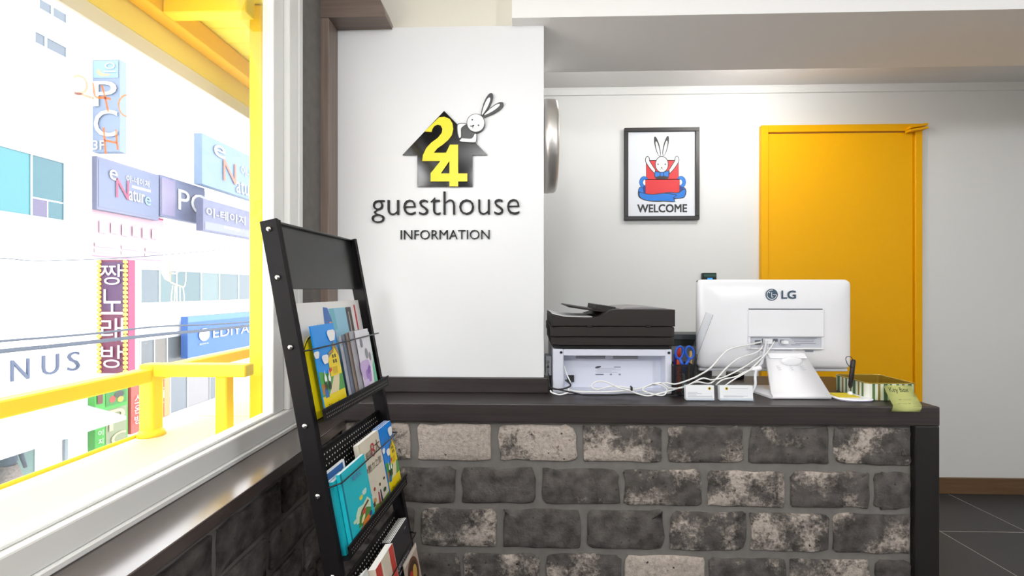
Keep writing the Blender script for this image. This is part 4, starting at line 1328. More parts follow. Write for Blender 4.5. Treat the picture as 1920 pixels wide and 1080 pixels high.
for zl in tiers:
    sh = None
    bm = B()
    box(bm, -.0055, RWD - .0045, -.016, .031, zl, zl + .002)                       # tray bottom
    box(bm, -.0055, RWD - .0045, -.018, -.0162, zl, zl + .026, bev=.0006)          # front lip
    box(bm, -.0055, RWD - .0045, -.022, -.0182, zl + .022, zl + .027, bev=.001)
    sh = part('tray', bm, RKM, rack, local=True)
    bm = B()
    for k in range(44):
        for j in range(2):
            x = .006 + k * .0076
            box(bm, x, x + .0026, -.0186, -.01815, zl + .006 + j * .007, zl + .0084 + j * .007)
    q = part('lip_perforation', bm, M('#77726f', .6), sh, local=True); q['kind'] = 'stuff'
    bm = B()
    box(bm, -.0055, RWD - .0045, .031, .033, zl + .0005, zl + .212, bev=.0006)
    box(bm, -.0055, RWD - .0045, .026, .0308, zl + .207, zl + .213, bev=.001)
    bk = part('back_panel', bm, RKM, rack, local=True)
    bm = B()
    for k in range(28):
        for j in range(7):
            x = .008 + k * .012 + (j % 2) * .006
            z = zl + .124 + j * .0120
            pts = [(x + .0021 * math.cos(a * PI / 3), z + .0021 * math.sin(a * PI / 3)) for a in range(6)]
            f = bm.faces.new([bm.verts.new((a, .0308, b)) for a, b in pts])
    q = part('panel_perforation', bm, M('#dedcd6', .6), bk, local=True); q['kind'] = 'stuff'
    bm = B()
    wz = zl + .146
    tube(bm, curve([(-.005, .004, wz), (.008, -.016, wz), (.03, -.021, wz), (.17, -.022, wz), (RWD - .03, -.021, wz), (RWD - .014, -.014, wz), (RWD - .004, .004, wz)], 6), .0017, 8)
    part('retaining_wire', bm, M('#3b3b3d', .25, .8), rack, local=True)
bm = B(); box(bm, -.0055, RWD - .0045, .012, .032, .05, .08)
part('cross_bar', bm, RKM, rack, local=True)
for x in (-.010, RWD):
    bm = B()
    base = RM.transposed() @ Vector((-1, 0, 0))
    f0 = Vector((x, .018, .012)); tube(bm, [f0, f0 + (RM.transposed() @ Vector((-.24, 0, 0)))], .011, 8)
    part('foot', bm, RKM, rack, local=True)

# brochures : boxes in the rack's slope with flat prints on the front
def booklet(name, label, cat, a0, a1, b0, b1, c, thick, cover, prints=(), group=None, pages=None, roll=0.0, texts=(), taper=None):
    """a along the rack, b up the slope, c = front face (+ towards the room); prints in 0..1 of the cover"""
    w, h = a1 - a0, b1 - b0
    o = thing(name, label, cat, RO + RM @ Vector(((a0 + a1) / 2, -c, b0)), group)
    o.rotation_mode = 'QUATERNION'
    o.rotation_quaternion = (RM @ Matrix.Rotation(roll, 3, 'Y')).to_quaternion()
    fn = lambda u, v, d: Vector(((u - .5) * w, -d, v * h))
    bm = B()
    if pages:
        box(bm, -w / 2, w / 2, 0, .0005, 0, h); box(bm, -w / 2, w / 2, thick - .0005, thick, 0, h)
        box(bm, -w / 2, -w / 2 + .0008, .0006, thick - .0006, 0, h - .0004)
    else:
        box(bm, -w / 2, w / 2, 0, thick, 0, h)
    cv = part('cover', bm, M(cover, .35), o, local=True)
    if pages:
        bm = B(); box(bm, -w / 2 + .001, w / 2 - .001, .0006, thick - .0006, .001, h - .0003)
        part('pages', bm, M(pages, .8), o, local=True)
    if prints or texts:
        bm = B(); mats = []; 
        def mi(c_):
            m = M(c_, .4)
            if m not in mats: mats.append(m)
            return mats.index(m)
        for i, (col, pts) in enumerate(prints):
            face(bm, [fn(u, v, .0002 + .00012 * i) for u, v in pts], mi(col))
        nl = len(prints)
        for i, (col, body, u0, u1, v0, v1) in enumerate(texts):
            text_fit(body, fn, u0, u1, v0, v1, .0003 + .00012 * nl, bm, mi(col))
        part('cover_print', bm, mats, o, local=True, fixn=False)
    return o
def R4(x0, y0, x1, y1): return [(x0, y0), (x1, y0), (x1, y1), (x0, y1)]
def cloud(cx, cy, s, ar=2.0):
    return [(cx + s * (math.cos(a) * (1 + .18 * math.sin(3 * a))), cy + s / ar * (math.sin(a) * (1 + .25 * math.cos(2 * a)))) for a in [2 * PI * k / 18 for k in range(18)]]
z1 = tiers[0] + .0025
TRAY = .012
booklet('poster_sheet', 'large white sheet with pictures at the back of the top rack tier', 'leaflet', .016, .345, z1, 1.126, -.024, .002, '#e9e8e6', [
    ('#f0e2c4', [(.10, .25), (.34, .2), (.36, .55), (.2, .58)]), ('#8fc3dc', R4(.46, .02, .74, .93)), ('#3f6fb8', [(.36, .42), (.5, .4), (.52, .72), (.46, .94), (.40, .95), (.37, .70)]),
    ('#c98f7a', ellipse(.47, .72, .045, .085, 0, 14)), ('#6fb6c8', [(.5, .7), (.56, .72), (.55, .93), (.48, .93)]), ('#4b4649', R4(.74, .35, .83, .93)), ('#c7bfb2', R4(.775, .45, .785, .88)), ('#e8e4e4', R4(.83, .3, .98, .95)), ('#c93a3f', R4(.885, .42, .910, .95)),
    ('#b9b6b0', R4(.28, .70, .285, .80)), ('#b9b6b0', R4(.31, .70, .315, .80)), ('#b9b6b0', R4(.335, .70, .34, .80))])
# yellow rounded card
yb = thing('yellow_booklet', 'rounded yellow die cut leaflet at the left of the top rack tier', 'leaflet', RO + RM @ Vector((.048, .010, tiers[0] - .02)))
yb.rotation_mode = 'QUATERNION'; yb.rotation_quaternion = RM.to_quaternion()
fy = lambda u, v, d: Vector((u, -d, v))
def ycut(l): return [(max(a, -.052), max(b, .0225)) for a, b in l]
bm = B(); prism(bm, ycut(ellipse(.006, .095, .062, .100, -.05, 36)), fy, -.0015, 0)
part('cover', bm, M('#fbe010', .4), yb, local=True)
bm = B()
eo = ycut(ellipse(.006, .095, .060, .098, -.05, 36))
strip(bm, eo + [eo[0]], .003, fy, .0004, 0)
for col, pts in ((1, [(.002, .120), (.016, .165), (.034, .168), (.040, .10), (.035, .03), (.012, .06)]), (4, [(.004, .17), (.014, .178), (.018, .195), (.008, .20), (.002, .188)]), (2, [(.018, .05), (.040, .035), (.052, .07), (.034, .105)]), (3, [(.014, .0235), (.05, .0235), (.05, .036), (.022, .046)])):
    face(bm, [fy(u, v, .0003 + .00006 * col) for u, v in pts], col)
    strip(bm, pts + [pts[0]], .0016, fy, .0009, 0)
part('cover_print', bm, [M('#2a2620', .5), M('#35507e', .5), M('#5fa03a', .5), M('#c7352a', .5), M('#e7b08c', .5)], yb, local=True, fixn=False)
def village(extra=0):
    return [('#f3d90f', R4(0, 0, 1, .22)), ('#4fa04a', [(0, .22), (1, .22), (1, .48), (.7, .52), (.35, .45), (0, .50)]), ('#e8d9ae', [(.28, .22), (.7, .22), (.78, .30), (.88, .44), (.66, .45), (.50, .34)]), ('#b87e45', [(.02, .24), (.22, .24), (.24, .34), (.02, .36)]),
            ('#2f6fb5', [(.10, .20), (.26, .20), (.24, .30), (.12, .30)]), ('#f6d81a', [(.46, .40), (.97, .40), (.97, .60), (.80, .74), (.70, .66), (.60, .64), (.46, .60)]), ('#d9b90e', R4(.58, .42, .80, .50)), ('#3a3424', R4(.66, .60, .72, .64)), ('#3a3424', R4(.76, .60, .82, .64)), ('#3a3424', R4(.66, .54, .72, .58)), ('#3a3424', R4(.76, .54, .82, .58)),
            ('#b8912a', [(.46, .60), (.60, .66), (.74, .66), (.80, .75), (.98, .60), (.97, .66), (.80, .79), (.70, .70), (.52, .67)]), ('#d6392c', [(.36, .43), (.54, .47), (.52, .51), (.38, .47)]), ('#f4f5f6', cloud(.78, .86, .17)), ('#f4f5f6', cloud(.34, .61, .13)), ('#f4f5f6', cloud(.02, .68, .10)),
            ('#f7f7f7', ellipse(.20, .40, .05, .045, 0, 12)), ('#f7f7f7', ellipse(.36, .39, .05, .045, 0, 12)), ('#f7f7f7', [(.17, .43), (.20, .50), (.22, .43)]), ('#f7f7f7', [(.34, .43), (.38, .50), (.39, .43)]), ('#2b3a30', ellipse(.33, .32, .05, .05, 0, 10)), ('#2b3a30', ellipse(.18, .33, .04, .05, 0, 10))]
p = rk(582, 612, .006); q = rk(625, 606, .006)
booklet('blue_brochure', 'blue brochure with yellow house and white clouds in the top rack tier', 'leaflet', .026, .124, z1, 1.073, .006, .003, '#1494ee', village(), texts=[('#54480e', '24guesthouse', .12, .88, .06, .13)])
for k in range(4):
    booklet('grey_leaflet', ('pale grey', 'dark bluish grey', 'brown edged grey', 'warm grey')[k] + ' thin leaflet standing edge on beside the blue brochure', 'leaflet', .150 + .012 * k, .215 + .012 * k, z1, 1.040 + .002 * k, .000 + .0032 * k, .0016, ('#b7bac6', '#707888', '#8b7a70', '#a7a5ac')[k], group='thin grey leaflets in the top rack tier', roll=-.03 * 0)
booklet('green_leaflet', 'mint green leaflet behind the purple one at the right of the top tier', 'leaflet', .252, .330, z1, 1.035, -.004, .0016, '#bfe3d0', [('#4fc193', [(.55, .02), (.98, .02), (.98, .62), (.7, .5)]), ('#e6ece8', [(.1, .7), (.95, .66), (.95, .98), (.1, .98)])])
booklet('purple_leaflet', 'white leaflet with purple watercolour blots and grey dots in the top tier', 'leaflet', .208, .284, z1, 1.045, .014, .0016, '#e4e2ea', [
    ('#c9aede', cloud(.3, .36, .36, 1.6)), ('#a77fcb', cloud(.45, .28, .2, 1.5)), ('#d7c4ea', cloud(.2, .14, .2, 1.5)), ('#8a8b92', ellipse(.30, .80, .10, .075, 0, 14)), ('#8a8b92', ellipse(.55, .62, .11, .085, 0, 14)), ('#8a8b92', ellipse(.78, .56, .08, .07, 0, 14)), ('#8558b4', [(.42, .30), (.60, .33), (.66, .40), (.58, .44), (.44, .40)]), ('#62c79e', [(.75, .05), (.99, .02), (.99, .5), (.86, .4)])])
z2 = tiers[1] + .0025
booklet('blue_white_booklet', 'white booklet with blue print at the left of the middle rack tier', 'booklet', -.003, .085, z2, .778, -.006, .005, '#e6eaf0', [('#3a74b4', R4(.0, .0, .98, .22)), ('#8db2d8', [(.0, .22), (.9, .22), (.8, .45), (.1, .5)]), ('#2d5fa0', R4(.12, .90, .9, .98)), ('#c23a2f', R4(.5, .78, .62, .88)), ('#2b78b0', R4(.14, .76, .42, .88)), ('#28406a', R4(.70, .78, .82, .9)), ('#9cb6d2', R4(.15, .55, .7, .62)), ('#5d8fc4', ellipse(.5, .3, .2, .05, 0, 12))], pages='#f0f0ee')
booklet('teal_guidebook', 'plain teal guidebook behind the illustrated teal one in the middle tier', 'book', .010, .130, z2, .757, .004, .010, '#1fb3bf', pages='#eef0ee')
booklet('teal_guidebook', 'illustrated teal guidebook with island map in the middle rack tier', 'book', .020, .1395, z2, .766, .014, .0085, '#22c0ce', [
    ('#157f96', R4(.0, .0, .05, 1)), ('#e8d24c', cloud(.58, .50, .07)), ('#c9e5dc', cloud(.74, .53, .09)), ('#cfe8c8', cloud(.22, .30, .06)), ('#cfe6c9', [(.25, .25), (.45, .22), (.85, .20), (.92, .36), (.80, .44), (.60, .40), (.40, .42), (.28, .36)]), ('#4f8b3e', [(.30, .18), (.75, .14), (.9, .26), (.7, .33), (.4, .3)]), ('#d9782d', [(.45, .12), (.85, .16), (.86, .22), (.5, .2)]), ('#7a4a33', [(.42, .30), (.66, .34), (.84, .37), (.8, .40), (.5, .35)]), ('#d8483c', ellipse(.60, .30, .08, .03, .2, 10)), ('#b08a52', [(.3, .10), (.7, .08), (.78, .14), (.36, .16)]), ('#6b3d78', ellipse(.28, .06, .07, .03, 0, 10)), ('#c24f78', ellipse(.4, .035, .05, .02, 0, 10)), ('#364f86', ellipse(.82, .2, .07, .03, 0, 10)), ('#e8e0b0', ellipse(.5, .24, .1, .03, .3, 10))],
    pages='#eef0ee', texts=[('#7763b5', '제주도', .36, .72, .78, .86)])
booklet('beige_guidebook', 'cream guidebook with red and brown Chinese title in the middle rack tier', 'book', .138, .256, z2, .787, .004, .012, '#e0d7c4', [
    ('#d7ccae', R4(.0, .0, .06, 1)), ('#7f9a4a', [(.02, .0), (1, .0), (1, .12), (.6, .10), (.3, .14), (.02, .08)]), ('#b0563c', ellipse(.35, .33, .05, .025, 0, 10)), ('#6a4a32', ellipse(.62, .32, .04, .022, 0, 10)), ('#5c4636', ellipse(.86, .34, .05, .02, 0, 10)), ('#8c6b44', ellipse(.15, .30, .04, .02, 0, 10)), ('#3e5a34', ellipse(.8, .2, .08, .03, 0, 10)), ('#a83e4a', [(.45, .10), (.52, .10), (.52, .24), (.47, .26)]), ('#433a5c', [(.56, .10), (.63, .10), (.62, .25), (.57, .26)]), ('#d9a05a', ellipse(.28, .2, .06, .03, 0, 10)), ('#5b5244', R4(.08, .14, .26, .19))],
    pages='#f1efe8', texts=[('#5a4334', '韩国', .22, .48, .74, .84), ('#b4383a', '8', .48, .66, .72, .90), ('#5a3a30', '大', .66, .94, .74, .90), ('#b4383a', '●', .10, .20, .58, .65), ('#5a4334', '魅力之旅', .22, .88, .57, .67)])
for k in range(3):
    booklet('blue_brochure', ('blue house brochure in front of the stack in the middle rack tier', 'second blue brochure of the stack in the middle rack tier', 'rearmost blue brochure of the stack in the middle rack tier')[k], 'leaflet', .262 + .001 * k, .344 + .001 * k, z2, .785 + .001 * k, .004 - .0062 * k, .0058, '#1487e4', village() if k == 0 else (), group='blue brochures stacked in the middle rack tier', pages='#d9dde0', texts=[('#54480e', '24guesthouse', .12, .88, .06, .13)] if k == 0 else ())
z3 = tiers[2] + .0025
for k in range(4):
    booklet('white_leaflet', ('rearmost', 'third from front', 'second from front', 'frontmost')[k] + ' white leaflet in the stack at the left of the lowest visible tier', 'leaflet', .000 + .004 * k, .082 + .004 * k, z3, .526 + .002 * k, -.016 + .004 * k, .003, ('#e6e6e2', '#dcdedd', '#efefec', '#d6d8d6')[k], group='white leaflets in the lowest visible rack tier')
for k in range(5):
    booklet('black_magazine', ('black magazine with white title at the front of its stack in the lowest visible tier', 'second black magazine from the front of its stack in the lowest tier', 'middle black magazine of the stack in the lowest visible tier', 'fourth black magazine from the front of the lowest tier stack', 'rearmost black magazine of the stack in the lowest visible tier')[k], 'magazine', .218 + .001 * k, .344 + .0005 * k, z3, .518, .000 - .0050 * k, .0046, '#2b2b2f', [('#45454b', R4(0, 0, .03, 1)), ('#8d8d92', R4(.58, .57, .80, .60)), ('#9a9aa0', R4(.14, .50, .5, .52)), ('#9a9aa0', R4(.74, .91, .85, .925))] if k == 0 else (), group='black magazines in the lowest visible rack tier', pages='#eceae6', texts=[('#c9c9cc', 'URBAN', .10, .55, .56, .62), ] if k == 0 else ())
booklet('red_striped_booklet', 'cream booklet with red stripes in the lowest visible rack tier', 'booklet', .098, .204, z3, .524, .012, .018, '#ddcfbb', [('#c9463c', R4(.0, .0, .28, 1)), ('#c9463c', R4(.74, .0, .98, 1)), ('#efe6d6', R4(.3, .3, .36, .95))], pages='#f2f0ea')
booklet('food_leaflet', 'leaflet with brown food photo at the right of the lowest visible tier', 'leaflet', .245, .346, z3, .445, .010, .002, '#b9a596', [('#6b4630', ellipse(.5, .5, .42, .38, 0, 20)), ('#3f2a20', ellipse(.5, .5, .34, .30, 0, 20)), ('#b2342a', ellipse(.36, .5, .13, .16, 0, 14)), ('#c9a04a', ellipse(.62, .5, .15, .17, 0, 14)), ('#6f8a3a', ellipse(.5, .32, .1, .08, 0, 12)), ('#e0d7cc', R4(.0, .9, 1, 1))])

# ================================================================== OUTSIDE : BALCONY
BY = M('#fad500', .5, 0, .4); LEDGE = M('#e8c4a0', .6, 0, .3)
bm = B(); box(bm, -1.06, -0.765, -1.6, 1.42, .66, .727, bev=.004)
box(bm, -3.4 * 0 - 1.06, -0.79, 1.4205, 2.5, .66, .727)
single('balcony_ledge', bm, LEDGE, 'broad pale cream ledge outside the window glass', 'ledge', (-.9, .2, .66))
rail = thing('balcony_railing', 'yellow railing along the ledge outside the window', 'railing', (-1.03, 1.25, .727))
bm = B(); box(bm, -1.055, -1.015, -1.6, 1.2045, .878, .914, bev=.003)
part('top_rail', bm, BY, rail)
bm = B(); box(bm, -1.0145, -.757, 1.205, 1.245, .892, .926, bev=.003)
part('return_rail', bm, BY, rail)
bm = B(); box(bm, -1.055, -1.015, 1.2455, 2.5, .878, .914, bev=.003)
part('far_rail', bm, BY, rail)
bm = B(); box(bm, -1.055, -1.015, 1.205, 1.245, .7275, .926, bev=.006, seg=2)
lathe(bm, [(.034, 0), (.03, .012), (.022, .02)], (-1.035, 1.225, .7275), 'Z', 20)
part('post', bm, BY, rail)
bm = B(); box(bm, -.845, -.812, 1.209, 1.242, .7275, .8915, bev=.003)
part('post', bm, BY, rail)
bm = B(); box(bm, -1.068, -1.061, -.3, 1.22, .700, .734, bev=.002)
part('edge_strip', bm, BY, rail)
eave = thing('balcony_eave', 'yellow timber eave with plank soffit and corner post outside the window', 'eave', (-.75, 1.26, .727))
bm = B(); box(bm, -.800, -.762, 1.290, 1.33, .7275, 1.955, bev=.003)
part('corner_post', bm, BY, eave)
bm = B(); box(bm, -1.075, -1.05, -1.6, 2.5, 1.822, 1.99, bev=.002)
part('fascia_board', bm, M('#fce97e', .5), eave, 'pale yellow fascia')
bm = B(); box(bm, -1.0495, -1.0, -1.6, 2.5, 1.893, 1.957, bev=.003)
part('edge_beam', bm, M('#fac800', .5), eave)
bm = B(); box(bm, -.9995, -.765, 1.22, 1.262, 1.893, 1.957, bev=.003)
part('cross_beam', bm, BY, eave)
bm = B(); box(bm, -1.08, -1.045, -1.6, 2.5, 1.775, 1.8215, bev=.003)
part('gutter', bm, M('#e4e2e0', .5), eave, 'white gutter strip')
pm = None
for k in range(47):
    y = -1.6 + k * .086
    bm = B()
    if pm is None:
        box(bm, -1.049, -.758, 0, .0835, 0, .016, bev=.0025); o = part('soffit_plank', bm, M('#fff04a', .5), eave, local=True); pm = o.data
    else:
        bm.free(); o = bpy.data.objects.new('soffit_plank', pm); COL.objects.link(o); o.parent = eave
    o.location = Vector((0, y, 1.958)) - Vector((-.75, 1.26, .727))
for y in (.9, 1.5):
    bm = B(); lathe(bm, [(.02, 0), (.024, .006), (.024, .02)], (-.9, y, 1.937), 'Z', 16)
    part('soffit_lamp', bm, BY, eave)

# ================================================================== OUTSIDE : STREET
bm = B(); box(bm, -40, -1.2, -25, 70, -5.6, -5.3)
struct('ground', bm, M('#e2e0dc', .9, 0, .3, .05, .2, 2))
D1, D2 = -14.0, -14.5
GZ = -5.3
BW = M('#f4f4f4', .7, 0, .3)
fx = lambda x, y, X=D1: onX(x, y, X)
Yb1 = fx(172, 400).y
wb_ = thing('white_building', 'plain white building across the street with a teal window', 'building', (D1, 7, GZ))
bm = B(); box(bm, D1 - 6, D1, -20, Yb1, GZ, 18)
part('wall', bm, BW, wb_)
def fwin(parent, x0, x1, y0l, y1l, X, fr, gl, cols=(), mid=None):
    """framed window on a street facade; px corners at the left edge; glass panes as sub-parts"""
    a = onX(x0, y0l, X); b = onX(x1, y0l, X); c = onX(x0, y1l, X)
    z1_, z0_ = a.z, c.z; ya, yb_ = a.y, b.y
    bm = B(); t = .05
    box(bm, X - .02, X + .04, ya - t, yb_ + t, z1_, z1_ + t); box(bm, X - .02, X + .04, ya - t, yb_ + t, z0_ - t, z0_)
    ycs = [ya] + [onX(k, y0l, X).y for k in cols] + [yb_]
    for y in ycs:
        box(bm, X - .02, X + .04, y - t / 2, y + t / 2, z0_ + .001, z1_ - .001)
    w = part('window', bm, fr, parent)
    for i, (p0, p1) in enumerate(zip(ycs, ycs[1:])):
        bm = B()
        if mid and i == len(ycs) - 2:
            zm_ = z0_ + (z1_ - z0_) * mid
            box(bm, X + .002, X + .012, p0 + t / 2, p1 - t / 2, zm_ + .02, z1_ - .001)
            part('pane', bm, gl[i % len(gl)], w)
            ym = (p0 + p1) / 2
            bm = B(); box(bm, X + .002, X + .012, p0 + t / 2, ym - .02, z0_ + .001, zm_ - .02); part('pane', bm, M('#4b4660', .2), w)
            bm = B(); box(bm, X + .002, X + .012, ym + .02, p1 - t / 2, z0_ + .001, zm_ - .02); part('pane', bm, gl[i % len(gl)], w)
        else:
            box(bm, X + .002, X + .012, p0 + t / 2, p1 - t / 2, z0_ + .001, z1_ - .001)
            part('pane', bm, gl[i % len(gl)], w)
    return w
TEAL = M('#2f6a72', .15); TEAL2 = M('#2b525c', .15); GREYG = M('#4a545f', .2)
fwin(wb_, -60, 119, 258, 400 - 14, D1, M('#7d8a92', .4), [TEAL, TEAL2], (57,), .30)
fwin(wb_, 62, 124, 58, 78, D1, M('#aab4bd', .4), [GREYG], (84,))
fwin(wb_, 70, 124, -8, 14, D1, M('#aab4bd', .4), [GREYG], (96,))
# shop name letters
nus = thing('shop_lettering', 'dark blue letters NUS on the white building across the street', 'sign', fx(80, 690))
for ch, x0, x1, yt, yb2 in (('N', 17, 51, 676, 716), ('U', 76, 107, 667, 705), ('S', 124, 146, 661, 697)):
    bm = B()
    a = fx(x0, yb2); b = fx(x1, yb2); t = fx(x0, yt)
    text_fit(ch, planeX(D1), a.y, b.y, a.z, t.z, .03, bm, 0, extrude=.05, offset=-.01)
    part('letter', bm, M('#34415a', .4), nus)
# canopy and shop front
sf = thing('storefront', 'glass storefront under a grey canopy at the foot of the white building', 'storefront', (D1, 7.5, GZ))
bm = B()
Yc0, Yc1 = -2, fx(178, 770, D1).y - .3
zt = fx(100, 772, D1).z
prism(bm, [(D1 + .02, zt + .05), (D1 + 1.5, zt - .34), (D1 + 1.5, zt - .44), (D1 + .02, zt - .06)], lambda u, v, d: (u, d, v), Yc0, Yc1 - .2)
part('canopy', bm, M('#8b8e92', .3), sf)
bm = B()
box(bm, D1 + .01, D1 + .03, 3, fx(62, 850).y, GZ + .1, fx(40, 815, D1).z)
part('display_back', bm, M('#5f7d74', .3), sf, 'dark green display back')
bm = B(); box(bm, D1 + .84, D1 + .85, 3, fx(62, 850).y - .7, GZ + .1, zt - .46)
part('display_window', bm, CLEAR, sf)
bm = B(); box(bm, D1 + .02, D1 + .10, fx(116, 850).y, fx(122, 850).y, GZ + .02, fx(120, 785).z)
part('pole', bm, M('#6f7a80', .4), sf)
bm = B(); box(bm, D1 + .011, D1 + .05, fx(62, 850).y, fx(70, 850).y, GZ + .02, fx(66, 810).z)
part('jamb', bm, M('#aeb6b4', .5), sf)
mq = thing('shop_mannequin', 'mannequin in dark top and patterned skirt behind the shop glass', 'mannequin', (D1 + .5, fx(18, 870, D1 + .5).y, GZ))
bm = B(); c = fx(16, 872, D1 + .5)
cz_ = c.z
lathe(bm, [(.13, -.02), (.17, .10), (.15, .25), (.20, .45), (.17, .55), (.06, .60), (.055, .66)], (c.x, c.y, cz_), 'Z', 14)
tube(bm, [(c.x, c.y + .20, cz_ + .50), (c.x, c.y + .30, cz_ + .15), (c.x + .05, c.y + .36, cz_ - .2)], [.06, .05, .04], 8)
part('dark_top', bm, M('#39424f', .7), mq)
bm = B(); lathe(bm, [(.17, 0), (.26, -.35), (.34, -.75), (.05, -.80)], (c.x, c.y, cz_), 'Z', 18)
part('skirt', bm, M('#8a7a70', .8, 0, .3, .8, 0, 22), mq)
bm = B(); lathe(bm, [(.05, .64), (.09, .70), (.105, .80), (.085, .90), (.03, .94)], (c.x, c.y, cz_), 'Z', 14)
part('head', bm, M('#c9b8a8', .5), mq)
bm = B(); lathe(bm, [(.03, -.80), (.03, -(cz_ - GZ - .02)), (.2, -(cz_ - GZ - .01)), (.2, -(cz_ - GZ))], (c.x, c.y, cz_), 'Z', 12)
part('stand', bm, STEEL, mq)

cb = thing('commercial_building', 'long pale commercial building hung with shop signs across the street', 'building', (D2, 16, GZ))
bm = B(); box(bm, D2 - 6, D2, Yb1 + .05, 80, GZ, fx(300, 338, D2).z, bev=0)
part('wall', bm, M('#e4e4e6', .7), cb)
bm = B()
zt2 = fx(300, 338, D2).z
box(bm, D2 - .1, D2 + .10, Yb1 + .06, 80, zt2 - .06, zt2 + .1)
part('parapet', bm, M('#c6c9d0', .6), cb)
fwin(cb, 262, 480, 505, 568, D2, M('#c4d4d8', .4), [M('#4e5a62', .3), M('#4b5f63', .3), M('#42585e', .3), M('#56686b', .3), M('#4d5d62', .3)], (298, 330, 376, 410, 446))
fwin(cb, 262, 350, 640, 700, D2, M('#9aa0a6', .4), [M('#50565b', .3), M('#5b5854', .3), M('#484d50', .3)], (288, 312))
fwin(cb, 318, 430, 700, 775, D2, M('#8d9298', .4), [M('#5c646c', .3), M('#77767a', .3), M('#596068', .3)], (350, 392))

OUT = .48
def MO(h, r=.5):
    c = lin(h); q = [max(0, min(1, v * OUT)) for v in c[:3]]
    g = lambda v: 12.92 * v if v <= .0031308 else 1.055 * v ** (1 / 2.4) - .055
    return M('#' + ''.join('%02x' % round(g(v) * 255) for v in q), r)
def board(name, label, x0, x1, yt, yb2, X, col, thick=.12, prints=(), texts=(), group=None):
    """sign board lying along the street facade (faces us across the street)"""
    a = onX(x0, yt, X); b = onX(x1, yt, X); c = onX(x0, yb2, X)
    o = thing(name, label, 'sign', (X, (a.y + b.y) / 2, c.z), group)
    if X - thick > D2 + .15:
        for ky in (.62, .95):
            bm = B(); yk = a.y + (b.y - a.y) * ky; zk = (a.z + c.z) / 2
            box(bm, D2 + .001, X - thick - .001, yk - .04, yk + .04, zk - .04, zk + .04)
            part('bracket', bm, M('#8b9097', .5), o)
    bm = B(); box(bm, X - thick, X, a.y, b.y, c.z, a.z, bev=.01)
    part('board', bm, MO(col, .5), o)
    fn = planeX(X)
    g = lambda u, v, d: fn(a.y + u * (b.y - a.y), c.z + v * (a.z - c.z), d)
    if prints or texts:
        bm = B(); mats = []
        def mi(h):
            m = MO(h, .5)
            if m not in mats: mats.append(m)
            return mats.index(m)
        for i, (h, pts) in enumerate(prints):
            face(bm, [g(u, v, .01 + .004 * i) for u, v in pts], mi(h))
        for h, body, u0, u1, v0, v1 in texts:
            text_fit(body, g, u0, u1, v0, v1, .045, bm, mi(h))
        part('sign_print', bm, mats, o, fixn=False)
    return o
def blade(name, label, xl, xr, yt, yb2, X, col, thick, prints=(), texts=(), side=None, balls=0):
    """box sign standing out from the facade; its lettered face looks along the street"""
    a = onX(xl, yt, X); Y = a.y
    b = onY(xr, yt, Y)
    zt_, zb_ = a.z, onX(xl, yb2, X).z
    o = thing(name, label, 'sign', (X, Y, zb_))
    bm = B(); box(bm, X, b.x, Y, Y + thick, zb_, zt_, bev=.01)
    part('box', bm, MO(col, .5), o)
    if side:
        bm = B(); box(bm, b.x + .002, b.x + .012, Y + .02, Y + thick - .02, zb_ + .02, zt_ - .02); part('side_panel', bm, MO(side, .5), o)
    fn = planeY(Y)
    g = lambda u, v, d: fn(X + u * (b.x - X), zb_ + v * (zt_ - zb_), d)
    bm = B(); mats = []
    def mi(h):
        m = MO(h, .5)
        if m not in mats: mats.append(m)
        return mats.index(m)
    for i, (h, pts) in enumerate(prints):
        face(bm, [g(u, v, .01 + .004 * i) for u, v in pts], mi(h))
    for h, body, u0, u1, v0, v1 in texts:
        text_fit(body, g, u0, u1, v0, v1, .045, bm, mi(h))
    if prints or texts:
        part('sign_print', bm, mats, o, fixn=False)
    else:
        bm.free()
    if balls:
        bm = B()
        for k in range(balls):
            for u in (.045, .955):
                bmesh.ops.create_icosphere(bm, subdivisions=1, radius=.075, matrix=Matrix.Translation(g(u, (k + .5) / balls, .03)))
        part('bulbs', bm, M('#e8b84a', .4), o)['kind'] = 'stuff'
    return o
blade('blade_sign', 'tall grey blue blade sign with large white letters PC above the corner', 173, 225, 112, 285, D1, '#8498b4', .25,
      [('#8fb4d2', R4(.05, .80, .95, .985)), ('#d9b08c', [(.15, .86), (.3, .82), (.6, .82), (.7, .84), (.35, .85), (.25, .90)])],
      [('#f4f6fa', 'P', .08, .92, .49, .76), ('#f4f6fa', 'C', .10, .95, .16, .45), ('#f4f6fa', '3F', .06, .5, .02, .12), ('#e8eef5', '으', .45, .9, .86, .96)])
blade('karaoke_sign', 'tall maroon blade sign with white Korean letters and bulb borders', 185, 239, 487, 700, D1, '#7a2350', .30, [('#5b2f66', R4(.1, .55, .9, .98))],
      [('#f3eef2', '짱', .10, .88, .78, .96), ('#f3eef2', '노', .12, .9, .52, .74), ('#f3eef2', '래', .12, .9, .28, .49), ('#f3eef2', '방', .12, .9, .05, .25)], side='#b7336a', balls=26)
board('banner_sign', 'slate banner sign with red N at the left of the sign row', 182, 298, 292, 392, D2 + .35, '#8289a6', .22,
      [('#7a84a4', R4(.02, .05, .98, .95)), ('#e8ebf2', R4(.52, .57, .84, .62))],
      [('#eef1f6', 'e', .16, .28, .62, .82), ('#c8466e', 'N', .26, .46, .30, .68), ('#eef1f6', 'atur', .46, .72, .30, .52), ('#8fc4d8', 'e', .73, .83, .28, .46), ('#e8ebf2', '이-네이처', .42, .80, .66, .80)])
board('banner_sign', 'slate sign with white letters PC in the middle of the sign row', 301, 384, 327, 405, D2 + .35, '#7d84a5', .22, [('#9a93b4', R4(.02, .05, .3, .95))], [('#f2f4f8', 'PC', .35, 1.0, .25, .78)])
